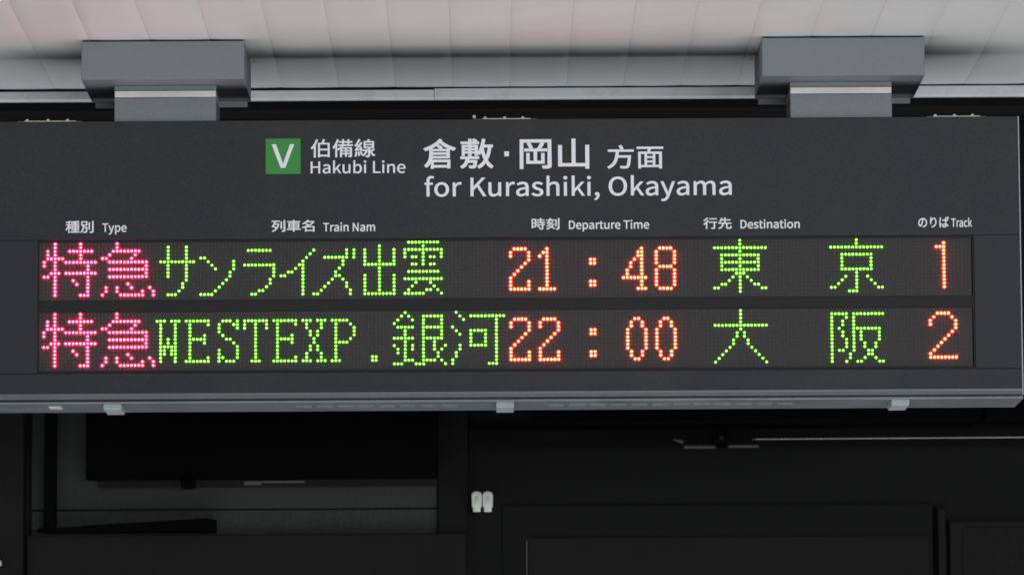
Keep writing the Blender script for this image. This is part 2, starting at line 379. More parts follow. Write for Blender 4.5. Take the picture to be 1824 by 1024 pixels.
# letter outlines, x and y in thousandths of the letter size
GLYPHS = {
    'V': [
        [82, 0, 120, 0, 201, 257, 168, 257, 127, 118, 122, 100, 117, 83, 113, 67, 108, 50, 102, 33, 101, 33, 95, 50, 
         91, 67, 86, 83, 81, 100, 76, 118, 34, 257, 0, 257],
    ],
    '伯備線': [
        [204, 294, 200, 279, 196, 263, 191, 246, 185, 230, 128, 230, 128, -27, 154, -27, 154, -11, 282, -11, 282, 
         -25, 309, -25, 309, 230, 213, 230, 218, 244, 224, 259, 229, 274, 235, 289],
        [154, 99, 282, 99, 282, 15, 154, 15],
        [154, 124, 154, 206, 282, 206, 282, 124],
        [97, 293, 81, 249, 62, 208, 38, 171, 12, 140, 18, 133, 24, 124, 28, 117, 39, 129, 50, 142, 60, 156, 60, -29, 
         86, -29, 86, 200, 96, 220, 106, 242, 115, 264, 122, 287],
        [432, 294, 418, 254, 401, 216, 382, 181, 361, 151, 367, 143, 372, 132, 375, 124, 385, 137, 394, 151, 403, 
         166, 403, -27, 429, -27, 429, 216, 437, 233, 444, 251, 450, 269, 456, 287],
        [599, 293, 599, 258, 540, 258, 540, 293, 515, 293, 515, 258, 462, 258, 462, 234, 515, 234, 515, 200, 452, 
         200, 452, 176, 503, 176, 488, 159, 471, 143, 453, 129, 433, 118, 439, 111, 445, 103, 449, 97, 460, 103, 470, 
         111, 480, 118, 480, -27, 505, -27, 505, 26, 561, 26, 561, -20, 585, -20, 585, 26, 640, 26, 640, -1, 640, -3, 
         638, -5, 636, -5, 630, -5, 622, -5, 612, -5, 615, -12, 617, -19, 619, -26, 634, -26, 646, -25, 655, -23, 
         661, -18, 664, -11, 665, -1, 665, 148, 511, 148, 518, 157, 525, 166, 532, 176, 681, 176, 681, 200, 624, 200, 
         624, 234, 672, 234, 672, 258, 624, 258, 624, 293],
        [540, 200, 540, 234, 599, 234, 599, 200],
        [561, 77, 561, 46, 505, 46, 505, 77],
        [585, 77, 640, 77, 640, 46, 585, 46],
        [561, 97, 505, 97, 505, 126, 561, 126],
        [585, 97, 585, 126, 640, 126, 640, 97],
        [883, 186, 993, 186, 993, 154, 883, 154],
        [883, 236, 993, 236, 993, 206, 883, 206],
        [764, 66, 767, 47, 769, 27, 771, 8, 772, -9, 792, -6, 791, 11, 789, 31, 787, 50, 784, 69],
        [730, 69, 727, 47, 723, 25, 718, 4, 713, -14, 719, -16, 727, -19, 733, -22, 739, -3, 743, 19, 748, 42, 751, 
         65],
        [797, 73, 802, 58, 806, 43, 810, 28, 813, 15, 832, 21, 828, 39, 822, 59, 815, 78],
        [1010, 121, 999, 108, 985, 94, 971, 81, 964, 94, 958, 107, 954, 121, 954, 133, 1019, 133, 1019, 257, 939, 
         257, 954, 288, 925, 294, 922, 283, 917, 270, 913, 257, 859, 257, 859, 133, 929, 133, 929, 1, 928, -2, 927, 
         -4, 923, -4, 915, -4, 903, -4, 887, -4, 891, -12, 893, -20, 895, -28, 915, -28, 931, -27, 942, -24, 949, 
         -19, 953, -11, 954, 1, 954, 67, 967, 43, 983, 21, 1001, 2, 1021, -13, 1026, -6, 1032, 2, 1038, 8, 1022, 18, 
         1006, 31, 993, 46, 980, 63, 993, 72, 1005, 83, 1018, 94, 1030, 105],
        [846, 104, 846, 82, 892, 82, 880, 58, 865, 37, 847, 20, 827, 7, 832, 2, 838, -5, 842, -11, 868, 7, 890, 32, 
         908, 63, 921, 100, 906, 105, 902, 104],
        [723, 84, 730, 87, 743, 90, 768, 94, 810, 100, 814, 80, 835, 86, 832, 103, 828, 122, 822, 142, 815, 161, 795, 
         156, 799, 145, 802, 133, 806, 121, 755, 114, 776, 140, 797, 168, 816, 198, 833, 228, 811, 242, 802, 226, 
         794, 210, 784, 195, 748, 192, 762, 213, 776, 236, 789, 260, 801, 285, 776, 295, 765, 266, 752, 240, 740, 
         219, 731, 207, 725, 197, 719, 191, 713, 187, 716, 179, 719, 170, 721, 163, 728, 165, 742, 168, 770, 172, 
         758, 154, 748, 141, 741, 132, 731, 121, 722, 113, 715, 109, 718, 101, 721, 91],
    ],
    'Hakubi Line': [
        [35, 0, 68, 0, 68, 121, 187, 121, 187, 0, 220, 0, 220, 257, 187, 257, 187, 149, 68, 149, 68, 257, 35, 257],
        [331, -5, 345, -3, 358, 1, 371, 7, 383, 14, 394, 23, 395, 23, 398, 0, 424, 0, 424, 117, 422, 143, 414, 165, 
         401, 181, 383, 191, 358, 195, 340, 194, 324, 190, 308, 184, 295, 177, 284, 170, 296, 148, 305, 154, 316, 
         160, 328, 164, 340, 167, 353, 168, 369, 166, 380, 159, 387, 148, 391, 135, 392, 120, 349, 114, 316, 103, 
         293, 90, 280, 72, 276, 49, 278, 31, 286, 16, 298, 5, 313, -2],
        [340, 21, 323, 24, 311, 34, 306, 51, 309, 65, 318, 77, 334, 86, 359, 94, 392, 99, 392, 46, 374, 32, 357, 24],
        [484, 0, 516, 0, 516, 50, 551, 92, 607, 0, 642, 0, 570, 113, 633, 190, 598, 190, 517, 90, 516, 90, 516, 279, 
         484, 279],
        [733, -5, 748, -3, 761, 2, 774, 9, 785, 18, 796, 30, 797, 30, 799, 0, 826, 0, 826, 190, 794, 190, 794, 55, 
         784, 43, 774, 34, 764, 28, 754, 24, 743, 23, 729, 25, 719, 31, 712, 41, 708, 55, 707, 74, 707, 190, 675, 
         190, 675, 70, 677, 43, 684, 23, 695, 8, 712, -2],
        [974, -5, 999, 0, 1022, 13, 1040, 34, 1052, 62, 1056, 98, 1053, 131, 1044, 158, 1029, 178, 1007, 191, 981, 
         195, 968, 194, 955, 190, 943, 184, 932, 177, 921, 168, 922, 202, 922, 279, 890, 279, 890, 0, 916, 0, 918, 
         20, 920, 20, 937, 7, 956, -2],
        [968, 22, 955, 24, 939, 30, 922, 42, 922, 142, 940, 156, 957, 165, 973, 168, 992, 165, 1006, 155, 1016, 141, 
         1021, 121, 1023, 98, 1020, 72, 1013, 51, 1001, 35, 986, 26],
        [1106, 0, 1139, 0, 1139, 190, 1106, 190],
        [1123, 229, 1134, 232, 1141, 239, 1144, 251, 1141, 262, 1134, 269, 1123, 271, 1112, 269, 1104, 262, 1102, 
         251, 1104, 239, 1112, 232],
        [1284, 0, 1429, 0, 1429, 28, 1317, 28, 1317, 257, 1284, 257],
        [1471, 0, 1504, 0, 1504, 190, 1471, 190],
        [1487, 229, 1499, 232, 1506, 239, 1509, 251, 1506, 262, 1499, 269, 1487, 271, 1476, 269, 1469, 262, 1466, 
         251, 1469, 239, 1476, 232],
        [1568, 0, 1600, 0, 1600, 138, 1617, 154, 1634, 164, 1652, 167, 1665, 165, 1675, 159, 1682, 150, 1686, 135, 
         1688, 116, 1688, 0, 1720, 0, 1720, 120, 1717, 147, 1711, 168, 1699, 183, 1683, 192, 1661, 195, 1647, 193, 
         1633, 189, 1620, 182, 1609, 173, 1598, 162, 1597, 162, 1594, 190, 1568, 190],
        [1858, -5, 1873, -4, 1886, -1, 1899, 3, 1910, 9, 1921, 15, 1909, 36, 1895, 28, 1879, 23, 1862, 21, 1841, 24, 
         1825, 33, 1811, 47, 1803, 65, 1799, 88, 1927, 88, 1927, 93, 1928, 99, 1928, 106, 1925, 136, 1915, 161, 1900, 
         179, 1879, 191, 1852, 195, 1827, 191, 1804, 178, 1785, 157, 1772, 129, 1767, 95, 1772, 60, 1785, 33, 1804, 
         12, 1829, 0],
        [1798, 110, 1803, 131, 1811, 147, 1823, 160, 1837, 167, 1853, 169, 1869, 167, 1882, 160, 1892, 148, 1898, 
         131, 1900, 110],
    ],
    '倉': [
        [98, 125, 250, 125, 250, 102, 96, 102, 97, 110, 98, 117],
        [98, 143, 98, 165, 250, 165, 250, 143],
        [146, 217, 160, 206, 174, 194, 184, 183, 72, 183, 72, 135, 70, 102, 63, 66, 46, 31, 17, -1, 24, -6, 31, -13, 
         36, -19, 52, -4, 66, 13, 76, 30, 84, 49, 84, -32, 107, -32, 107, -19, 257, -19, 257, -28, 281, -28, 281, 62, 
         88, 62, 90, 69, 92, 76, 93, 84, 276, 84, 276, 183, 187, 183, 204, 196, 193, 207, 179, 219, 164, 230],
        [107, 2, 107, 41, 257, 41, 257, 2],
        [175, 295, 144, 261, 104, 232, 58, 208, 10, 190, 16, 183, 23, 175, 27, 167, 68, 184, 107, 204, 144, 229, 175, 
         257, 206, 230, 242, 205, 281, 185, 321, 170, 326, 178, 333, 187, 339, 194, 297, 208, 256, 226, 220, 249, 
         190, 274, 198, 284],
    ],
    '敷': [
        [29, 225, 29, 110, 51, 110, 51, 138, 94, 138, 94, 121, 119, 121, 119, 138, 161, 138, 161, 111, 184, 111, 184, 
         225, 168, 225, 119, 225, 119, 242, 196, 242, 196, 262, 169, 262, 180, 275, 170, 281, 157, 289, 144, 295, 
         131, 282, 142, 276, 154, 269, 165, 262, 119, 262, 119, 293, 94, 293, 94, 262, 17, 262, 17, 242, 94, 242, 94, 
         225],
        [94, 208, 94, 190, 51, 190, 51, 208],
        [119, 208, 161, 208, 161, 190, 119, 190],
        [94, 174, 94, 154, 51, 154, 51, 174],
        [119, 174, 161, 174, 161, 154, 119, 154],
        [89, 114, 97, 97, 14, 97, 14, 76, 69, 76, 63, 50, 54, 26, 38, 6, 14, -11, 20, -16, 26, -22, 30, -28, 50, -16, 
         65, -1, 77, 17, 85, 36, 148, 36, 146, 16, 144, 3, 140, -3, 138, -5, 134, -6, 130, -6, 123, -6, 112, -5, 98, 
         -4, 102, -11, 104, -19, 105, -26, 119, -26, 132, -26, 141, -26, 149, -25, 155, -22, 161, -18, 165, -11, 169, 
         2, 172, 21, 175, 47, 175, 51, 175, 55, 175, 57, 91, 57, 92, 63, 93, 70, 94, 76, 196, 76, 196, 97, 123, 97, 
         119, 104, 115, 113, 111, 120],
        [240, 204, 295, 204, 291, 172, 285, 142, 277, 114, 268, 89, 259, 115, 251, 143, 245, 172, 240, 203],
        [234, 294, 227, 251, 217, 210, 205, 173, 188, 142, 194, 136, 200, 128, 204, 121, 212, 134, 219, 146, 225, 
         160, 231, 133, 238, 108, 245, 84, 254, 61, 241, 40, 225, 22, 207, 6, 187, -8, 192, -15, 197, -23, 201, -30, 
         221, -16, 238, 0, 253, 17, 267, 36, 279, 17, 292, 0, 307, -15, 323, -28, 328, -21, 334, -14, 340, -8, 323, 
         5, 307, 21, 293, 39, 281, 60, 294, 91, 305, 125, 313, 163, 320, 204, 336, 204, 336, 228, 246, 228, 250, 243, 
         253, 259, 256, 274, 258, 290],
    ],
    '岡': [
        [99, 236, 106, 223, 114, 208, 120, 194, 125, 181, 147, 190, 140, 206, 131, 225, 121, 244],
        [31, 276, 31, -28, 57, -28, 57, 251, 295, 251, 295, 6, 294, 1, 292, -1, 287, -2, 277, -2, 261, -2, 241, -2, 
         244, -9, 247, -17, 249, -25, 275, -24, 294, -23, 307, -20, 315, -15, 320, -7, 321, 6, 321, 276],
        [93, 131, 93, 26, 257, 26, 257, 131, 233, 131, 233, 49, 186, 49, 186, 157, 281, 157, 281, 179, 221, 179, 229, 
         193, 237, 208, 245, 223, 253, 238, 227, 245, 221, 229, 213, 212, 204, 195, 195, 179, 74, 179, 74, 157, 162, 
         157, 162, 49, 116, 49, 116, 131],
    ],
    '山': [
        [38, 221, 38, -1, 286, -1, 286, -27, 313, -27, 313, 222, 286, 222, 286, 26, 188, 26, 188, 290, 161, 290, 161, 
         26, 65, 26, 65, 221],
    ],
    '方面': [
        [154, 286, 163, 269, 172, 250, 178, 234, 24, 234, 24, 208, 119, 208, 114, 147, 100, 87, 70, 33, 16, -8, 23, 
         -14, 30, -21, 35, -29, 78, 1, 108, 38, 128, 81, 139, 126, 265, 126, 260, 75, 255, 39, 249, 16, 242, 4, 237, 
         2, 232, 0, 225, 0, 211, 0, 190, 1, 166, 2, 171, -6, 174, -15, 175, -23, 198, -24, 219, -25, 234, -24, 246, 
         -23, 256, -19, 265, -12, 274, 4, 281, 32, 287, 76, 292, 139, 293, 144, 293, 150, 293, 152, 144, 152, 145, 
         171, 147, 189, 148, 208, 328, 208, 328, 234, 180, 234, 205, 244, 198, 260, 189, 279, 179, 296],
        [486, 117, 561, 117, 561, 77, 486, 77],
        [486, 138, 486, 177, 561, 177, 561, 138],
        [486, 56, 561, 56, 561, 15, 486, 15],
        [370, 271, 370, 246, 506, 246, 503, 231, 499, 216, 496, 202, 387, 202, 387, -28, 412, -28, 412, -9, 637, -9, 
         637, -28, 664, -28, 664, 202, 523, 202, 536, 246, 681, 246, 681, 271],
        [412, 15, 412, 177, 462, 177, 462, 15],
        [637, 15, 585, 15, 585, 177, 637, 177],
    ],
    'for Kurashiki, Okayama': [
        [12, 164, 37, 164, 37, 0, 69, 0, 69, 164, 110, 164, 110, 190, 69, 190, 69, 220, 72, 241, 81, 253, 96, 258, 
         103, 257, 110, 255, 118, 252, 125, 277, 115, 280, 104, 282, 93, 283, 73, 280, 57, 272, 46, 259, 40, 242, 37, 
         221, 37, 190, 12, 188],
        [220, -5, 247, 0, 271, 12, 290, 33, 303, 60, 308, 95, 303, 130, 290, 158, 271, 178, 247, 191, 220, 195, 193, 
         191, 169, 178, 150, 158, 137, 130, 132, 95, 137, 60, 150, 33, 169, 12, 193, 0],
        [220, 22, 202, 25, 186, 35, 175, 50, 167, 71, 165, 95, 167, 119, 175, 140, 186, 155, 202, 165, 220, 168, 238, 
         165, 254, 155, 265, 140, 273, 119, 275, 95, 273, 71, 265, 50, 254, 35, 238, 25],
        [358, 0, 390, 0, 390, 122, 399, 139, 408, 152, 418, 160, 428, 165, 438, 166, 445, 166, 451, 165, 457, 163, 
         463, 191, 456, 193, 450, 195, 442, 195, 430, 193, 418, 188, 407, 180, 397, 169, 388, 155, 384, 190, 358, 
         190],
        [576, 0, 608, 0, 608, 81, 652, 134, 729, 0, 765, 0, 672, 159, 753, 257, 716, 257, 609, 128, 608, 128, 608, 
         257, 576, 257],
        [854, -5, 869, -3, 882, 2, 895, 9, 906, 18, 917, 30, 918, 30, 921, 0, 947, 0, 947, 190, 915, 190, 915, 55, 
         905, 43, 895, 34, 885, 28, 875, 24, 864, 23, 850, 25, 840, 31, 833, 41, 829, 55, 828, 74, 828, 190, 796, 
         190, 796, 70, 798, 43, 805, 23, 816, 8, 833, -2],
        [1011, 0, 1043, 0, 1043, 122, 1052, 139, 1061, 152, 1071, 160, 1081, 165, 1091, 166, 1098, 166, 1104, 165, 
         1110, 163, 1116, 191, 1110, 193, 1103, 195, 1095, 195, 1083, 193, 1071, 188, 1060, 180, 1050, 169, 1041, 
         155, 1037, 190, 1011, 190],
        [1191, -5, 1205, -3, 1218, 1, 1231, 7, 1243, 14, 1254, 23, 1255, 23, 1258, 0, 1284, 0, 1284, 117, 1282, 143, 
         1274, 165, 1261, 181, 1243, 191, 1218, 195, 1200, 194, 1184, 190, 1168, 184, 1155, 177, 1144, 170, 1156, 
         148, 1165, 154, 1176, 160, 1188, 164, 1200, 167, 1213, 168, 1229, 166, 1240, 159, 1247, 148, 1251, 135, 
         1252, 120, 1209, 114, 1176, 103, 1153, 90, 1140, 72, 1136, 49, 1138, 31, 1146, 16, 1158, 5, 1173, -2],
        [1200, 21, 1183, 24, 1171, 34, 1166, 51, 1169, 65, 1178, 77, 1194, 86, 1219, 94, 1252, 99, 1252, 46, 1234, 
         32, 1217, 24],
        [1394, -5, 1418, -2, 1438, 6, 1452, 19, 1460, 34, 1463, 52, 1460, 71, 1451, 85, 1437, 95, 1422, 103, 1405, 
         110, 1385, 118, 1370, 128, 1364, 143, 1368, 156, 1380, 166, 1400, 170, 1415, 168, 1429, 162, 1443, 153, 
         1458, 173, 1449, 180, 1438, 186, 1426, 191, 1413, 194, 1399, 195, 1376, 192, 1358, 185, 1345, 173, 1336, 
         158, 1334, 141, 1337, 124, 1345, 111, 1358, 100, 1373, 92, 1389, 86, 1410, 78, 1426, 66, 1432, 50, 1428, 35, 
         1416, 24, 1395, 20, 1382, 21, 1370, 24, 1359, 29, 1349, 35, 1339, 43, 1323, 22, 1335, 13, 1348, 6, 1363, 0, 
         1378, -3],
        [1508, 0, 1540, 0, 1540, 138, 1558, 154, 1574, 164, 1592, 167, 1606, 165, 1616, 159, 1623, 150, 1627, 135, 
         1628, 116, 1628, 0, 1660, 0, 1660, 120, 1658, 147, 1651, 168, 1640, 183, 1623, 192, 1602, 195, 1587, 193, 
         1574, 189, 1561, 182, 1550, 173, 1539, 163, 1540, 202, 1540, 279, 1508, 279],
        [1721, 0, 1753, 0, 1753, 190, 1721, 190],
        [1737, 229, 1748, 232, 1755, 239, 1758, 251, 1755, 262, 1748, 269, 1737, 271, 1726, 269, 1718, 262, 1716, 
         251, 1718, 239, 1726, 232],
        [1817, 0, 1848, 0, 1848, 50, 1884, 92, 1940, 0, 1974, 0, 1903, 113, 1966, 190, 1930, 190, 1850, 90, 1848, 90, 
         1848, 279, 1817, 279],
        [2010, 0, 2042, 0, 2042, 190, 2010, 190],
        [2026, 229, 2037, 232, 2045, 239, 2048, 251, 2045, 262, 2037, 269, 2026, 271, 2015, 269, 2008, 262, 2005, 
         251, 2008, 239, 2015, 232],
        [2100, -67, 2118, -57, 2132, -45, 2143, -30, 2149, -13, 2152, 7, 2148, 27, 2139, 40, 2125, 44, 2113, 41, 
         2104, 34, 2100, 22, 2104, 10, 2112, 2, 2124, -1, 2128, 0, 2123, -20, 2111, -36, 2093, -48],
        [2380, -5, 2416, 1, 2446, 19, 2469, 47, 2484, 84, 2489, 129, 2484, 175, 2469, 211, 2446, 238, 2416, 255, 
         2380, 261, 2344, 255, 2313, 238, 2290, 211, 2276, 175, 2270, 129, 2276, 84, 2290, 47, 2313, 19, 2344, 1],
        [2380, 24, 2354, 29, 2333, 42, 2317, 64, 2307, 94, 2304, 129, 2307, 165, 2317, 193, 2333, 215, 2354, 228, 
         2380, 233, 2406, 228, 2427, 215, 2443, 193, 2453, 165, 2456, 129, 2453, 94, 2443, 64, 2427, 42, 2406, 29],
        [2542, 0, 2574, 0, 2574, 50, 2609, 92, 2665, 0, 2700, 0, 2628, 113, 2691, 190, 2655, 190, 2575, 90, 2574, 90, 
         2574, 279, 2542, 279],
        [2779, -5, 2793, -3, 2806, 1, 2819, 7, 2831, 14, 2842, 23, 2843, 23, 2846, 0, 2872, 0, 2872, 117, 2870, 143, 
         2862, 165, 2850, 181, 2831, 191, 2806, 195, 2788, 194, 2772, 190, 2757, 184, 2743, 177, 2732, 170, 2744, 
         148, 2754, 154, 2764, 160, 2776, 164, 2788, 167, 2801, 168, 2817, 166, 2828, 159, 2836, 148, 2839, 135, 
         2840, 120, 2797, 114, 2764, 103, 2741, 90, 2728, 72, 2724, 49, 2726, 31, 2734, 16, 2746, 5, 2761, -2],
        [2788, 21, 2771, 24, 2759, 34, 2755, 51, 2757, 65, 2766, 77, 2782, 86, 2807, 94, 2840, 99, 2840, 46, 2823, 
         32, 2806, 24],
        [2936, -82, 2956, -79, 2973, -69, 2987, -55, 2998, -37, 3007, -16, 3078, 190, 3047, 190, 3013, 85, 3008, 67, 
         3002, 49, 2997, 31, 2995, 31, 2989, 49, 2983, 67, 2977, 85, 2938, 190, 2905, 190, 2981, 0, 2977, -15, 2967, 
         -36, 2953, -50, 2934, -56, 2929, -55, 2924, -54, 2919, -53, 2913, -78, 2920, -80, 2927, -81],
        [3159, -5, 3172, -3, 3186, 1, 3198, 7, 3210, 14, 3222, 23, 3223, 23, 3225, 0, 3252, 0, 3252, 117, 3249, 143, 
         3242, 165, 3229, 181, 3211, 191, 3186, 195, 3168, 194, 3151, 190, 3136, 184, 3123, 177, 3111, 170, 3124, 
         148, 3133, 154, 3144, 160, 3155, 164, 3168, 167, 3181, 168, 3197, 166, 3208, 159, 3215, 148, 3219, 135, 
         3220, 120, 3177, 114, 3144, 103, 3121, 90, 3108, 72, 3103, 49, 3106, 31, 3114, 16, 3125, 5, 3141, -2],
        [3168, 21, 3151, 24, 3139, 34, 3134, 51, 3137, 65, 3146, 77, 3162, 86, 3186, 94, 3220, 99, 3220, 46, 3202, 
         32, 3185, 24],
        [3312, 0, 3344, 0, 3344, 138, 3361, 154, 3377, 164, 3392, 167, 3405, 165, 3415, 159, 3422, 150, 3426, 135, 
         3427, 116, 3427, 0, 3459, 0, 3459, 138, 3476, 154, 3492, 164, 3507, 167, 3520, 165, 3530, 159, 3537, 150, 
         3541, 135, 3542, 116, 3542, 0, 3574, 0, 3574, 120, 3572, 147, 3565, 168, 3554, 183, 3538, 192, 3517, 195, 
         3503, 193, 3490, 188, 3478, 181, 3466, 171, 3454, 159, 3448, 171, 3440, 181, 3430, 189, 3417, 193, 3401, 
         195, 3388, 193, 3375, 189, 3364, 182, 3353, 173, 3342, 162, 3341, 162, 3338, 190, 3312, 190],
        [3680, -5, 3694, -3, 3707, 1, 3720, 7, 3732, 14, 3743, 23, 3744, 23, 3747, 0, 3773, 0, 3773, 117, 3771, 143, 
         3763, 165, 3751, 181, 3732, 191, 3707, 195, 3689, 194, 3673, 190, 3657, 184, 3644, 177, 3633, 170, 3645, 
         148, 3655, 154, 3665, 160, 3677, 164, 3689, 167, 3702, 168, 3718, 166, 3729, 159, 3736, 148, 3740, 135, 
         3741, 120, 3698, 114, 3665, 103, 3642, 90, 3629, 72, 3625, 49, 3627, 31, 3635, 16, 3647, 5, 3662, -2],
        [3689, 21, 3672, 24, 3660, 34, 3655, 51, 3658, 65, 3667, 77, 3683, 86, 3708, 94, 3741, 99, 3741, 46, 3724, 
         32, 3707, 24],
    ],
    '種別': [
        [152, 187, 152, 75, 224, 75, 224, 50, 148, 50, 148, 29, 224, 29, 224, 1, 128, 1, 128, -21, 338, -21, 338, 1, 
         250, 1, 250, 29, 326, 29, 326, 50, 250, 50, 250, 75, 324, 75, 324, 187, 250, 187, 250, 211, 331, 211, 331, 
         232, 250, 232, 250, 258, 272, 261, 293, 263, 313, 266, 331, 270, 314, 290, 279, 284, 236, 279, 189, 275, 
         143, 273, 146, 266, 148, 259, 150, 252, 168, 253, 186, 254, 205, 255, 224, 256, 224, 232, 137, 232, 137, 
         211, 224, 211, 224, 187],
        [175, 123, 224, 123, 224, 95, 175, 95],
        [250, 123, 300, 123, 300, 95, 250, 95],
        [175, 168, 224, 168, 224, 140, 175, 140],
        [250, 168, 300, 168, 300, 140, 250, 140],
        [126, 289, 104, 281, 76, 273, 45, 266, 15, 261, 18, 254, 21, 247, 23, 241, 40, 243, 57, 246, 74, 249, 74, 
         195, 17, 195, 17, 171, 71, 171, 59, 140, 44, 110, 27, 82, 10, 60, 15, 53, 20, 44, 23, 36, 37, 55, 50, 77, 
         63, 102, 74, 128, 74, -27, 100, -27, 100, 124, 112, 108, 124, 93, 132, 80, 148, 101, 139, 111, 125, 125, 
         111, 139, 100, 149, 100, 171, 144, 171, 144, 195, 100, 195, 100, 255, 116, 259, 131, 264, 145, 269],
        [558, 252, 558, 58, 583, 58, 583, 252],
        [644, 287, 644, 7, 643, 2, 640, -1, 634, -2, 623, -2, 604, -2, 581, -2, 585, -10, 588, -20, 591, -28, 613, 
         -28, 630, -28, 644, -26, 654, -23, 663, -18, 668, -8, 670, 7, 670, 287],
        [408, 255, 497, 255, 497, 187, 408, 187],
        [383, 278, 383, 163, 422, 163, 418, 115, 408, 67, 391, 24, 362, -11, 368, -16, 375, -22, 380, -29, 404, -3, 
         422, 29, 434, 64, 441, 102, 499, 102, 497, 57, 493, 27, 490, 8, 486, -1, 483, -4, 479, -5, 474, -5, 465, -5, 
         451, -4, 434, -3, 437, -11, 440, -19, 441, -27, 458, -27, 473, -27, 484, -27, 493, -25, 501, -22, 507, -16, 
         513, -4, 518, 20, 521, 58, 524, 114, 524, 119, 524, 123, 525, 125, 444, 125, 446, 138, 447, 151, 447, 163, 
         522, 163, 522, 278],
    ],
    'Type': [
        [89, 0, 121, 0, 121, 229, 199, 229, 199, 257, 11, 257, 11, 229, 89, 229],
        [245, -82, 266, -79, 283, -69, 296, -55, 307, -37, 316, -16, 388, 190, 356, 190, 322, 85, 317, 67, 312, 49, 
         307, 31, 305, 31, 298, 49, 292, 67, 286, 85, 248, 190, 214, 190, 291, 0, 286, -15, 277, -36, 262, -50, 244, 
         -56, 238, -55, 233, -54, 229, -53, 223, -78, 229, -80, 237, -81],
        [424, -80, 457, -80, 457, -16, 456, 18, 473, 5, 491, -2, 508, -5, 533, 0, 556, 13, 574, 34, 586, 62, 591, 98, 
         588, 131, 578, 158, 563, 178, 542, 191, 515, 195, 502, 194, 489, 190, 477, 184, 465, 176, 454, 168, 451, 
         190, 424, 190],
        [503, 22, 489, 24, 473, 30, 457, 42, 457, 142, 474, 156, 491, 165, 507, 168, 526, 165, 540, 155, 550, 141, 
         556, 121, 557, 98, 555, 72, 547, 51, 536, 35, 521, 26],
        [718, -5, 733, -4, 747, -1, 759, 3, 770, 9, 781, 15, 770, 36, 755, 28, 739, 23, 722, 21, 702, 24, 685, 33, 
         672, 47, 663, 65, 659, 88, 787, 88, 788, 93, 788, 99, 789, 106, 785, 136, 776, 161, 760, 179, 739, 191, 713, 
         195, 687, 191, 664, 178, 645, 157, 632, 129, 627, 95, 632, 60, 645, 33, 665, 12, 690, 0],
        [659, 110, 663, 131, 672, 147, 683, 160, 698, 167, 713, 169, 730, 167, 743, 160, 752, 148, 758, 131, 761, 
         110],
    ],
    '列車名': [
        [225, 254, 225, 57, 251, 57, 251, 254],
        [297, 292, 297, 6, 296, 2, 294, -1, 289, -1, 280, -2, 265, -2, 246, -1, 250, -9, 253, -19, 255, -27, 279, 
         -26, 296, -25, 309, -22, 317, -16, 322, -7, 324, 6, 324, 292],
        [63, 106, 77, 96, 92, 85, 105, 74, 117, 63, 98, 40, 76, 20, 53, 4, 28, -8, 34, -14, 39, -22, 43, -30, 95, 2, 
         138, 49, 170, 112, 189, 193, 173, 198, 169, 197, 90, 197, 95, 214, 100, 232, 105, 250, 200, 250, 200, 275, 
         21, 275, 21, 250, 78, 250, 68, 211, 54, 174, 38, 142, 19, 114, 26, 109, 33, 103, 39, 97, 51, 113, 62, 131, 
         72, 151, 81, 173, 161, 173, 155, 149, 148, 127, 140, 106, 131, 86, 119, 96, 106, 106, 92, 116, 78, 125],
        [405, 212, 405, 76, 511, 76, 511, 47, 369, 47, 369, 23, 511, 23, 511, -29, 538, -29, 538, 23, 683, 23, 683, 
         47, 538, 47, 538, 76, 646, 76, 646, 212, 538, 212, 538, 238, 671, 238, 671, 262, 538, 262, 538, 294, 511, 
         294, 511, 262, 379, 262, 379, 238, 511, 238, 511, 212],
        [431, 134, 511, 134, 511, 98, 431, 98],
        [538, 134, 620, 134, 620, 98, 538, 98],
        [431, 190, 511, 190, 511, 154, 431, 154],
        [538, 190, 620, 190, 620, 154, 538, 154],
        [792, 185, 806, 175, 820, 164, 834, 153, 846, 142, 815, 127, 782, 114, 750, 104, 717, 96, 722, 88, 727, 79, 
         730, 71, 745, 75, 759, 79, 774, 84, 789, 89, 789, -28, 815, -28, 815, -9, 971, -9, 971, -28, 998, -28, 998, 
         119, 858, 119, 900, 145, 938, 175, 970, 210, 996, 250, 978, 261, 974, 259, 850, 259, 858, 269, 866, 279, 
         873, 289, 842, 295, 823, 269, 797, 243, 764, 218, 724, 196, 731, 190, 738, 182, 743, 175, 767, 189, 789, 
         203, 809, 219, 827, 235, 957, 235, 940, 213, 919, 192, 896, 173, 871, 156, 857, 167, 843, 179, 827, 190, 
         813, 200],
        [971, 15, 815, 15, 815, 95, 971, 95],
    ],
    'Train Nam': [
        [89, 0, 121, 0, 121, 229, 199, 229, 199, 257, 11, 257, 11, 229, 89, 229],
        [242, 0, 274, 0, 274, 122, 282, 139, 292, 152, 302, 160, 312, 165, 322, 166, 329, 166, 335, 165, 340, 163, 
         346, 191, 340, 193, 334, 195, 326, 195, 314, 193, 302, 188, 291, 180, 281, 169, 272, 155, 271, 155, 268, 
         190, 242, 190],
        [422, -5, 435, -3, 449, 1, 461, 7, 473, 14, 485, 23, 486, 23, 488, 0, 515, 0, 515, 117, 512, 143, 505, 165, 
         492, 181, 474, 191, 449, 195, 431, 194, 414, 190, 399, 184, 386, 177, 374, 170, 387, 148, 396, 154, 407, 
         160, 418, 164, 431, 167, 444, 168, 460, 166, 471, 159, 478, 148, 482, 135, 483, 120, 440, 114, 407, 103, 
         384, 90, 371, 72, 366, 49, 369, 31, 377, 16, 388, 5, 404, -2],
        [431, 21, 414, 24, 402, 34, 397, 51, 400, 65, 409, 77, 425, 86, 449, 94, 483, 99, 483, 46, 465, 32, 448, 24],
        [575, 0, 607, 0, 607, 190, 575, 190],
        [591, 229, 602, 232, 610, 239, 612, 251, 610, 262, 602, 269, 591, 271, 580, 269, 573, 262, 570, 251, 573, 
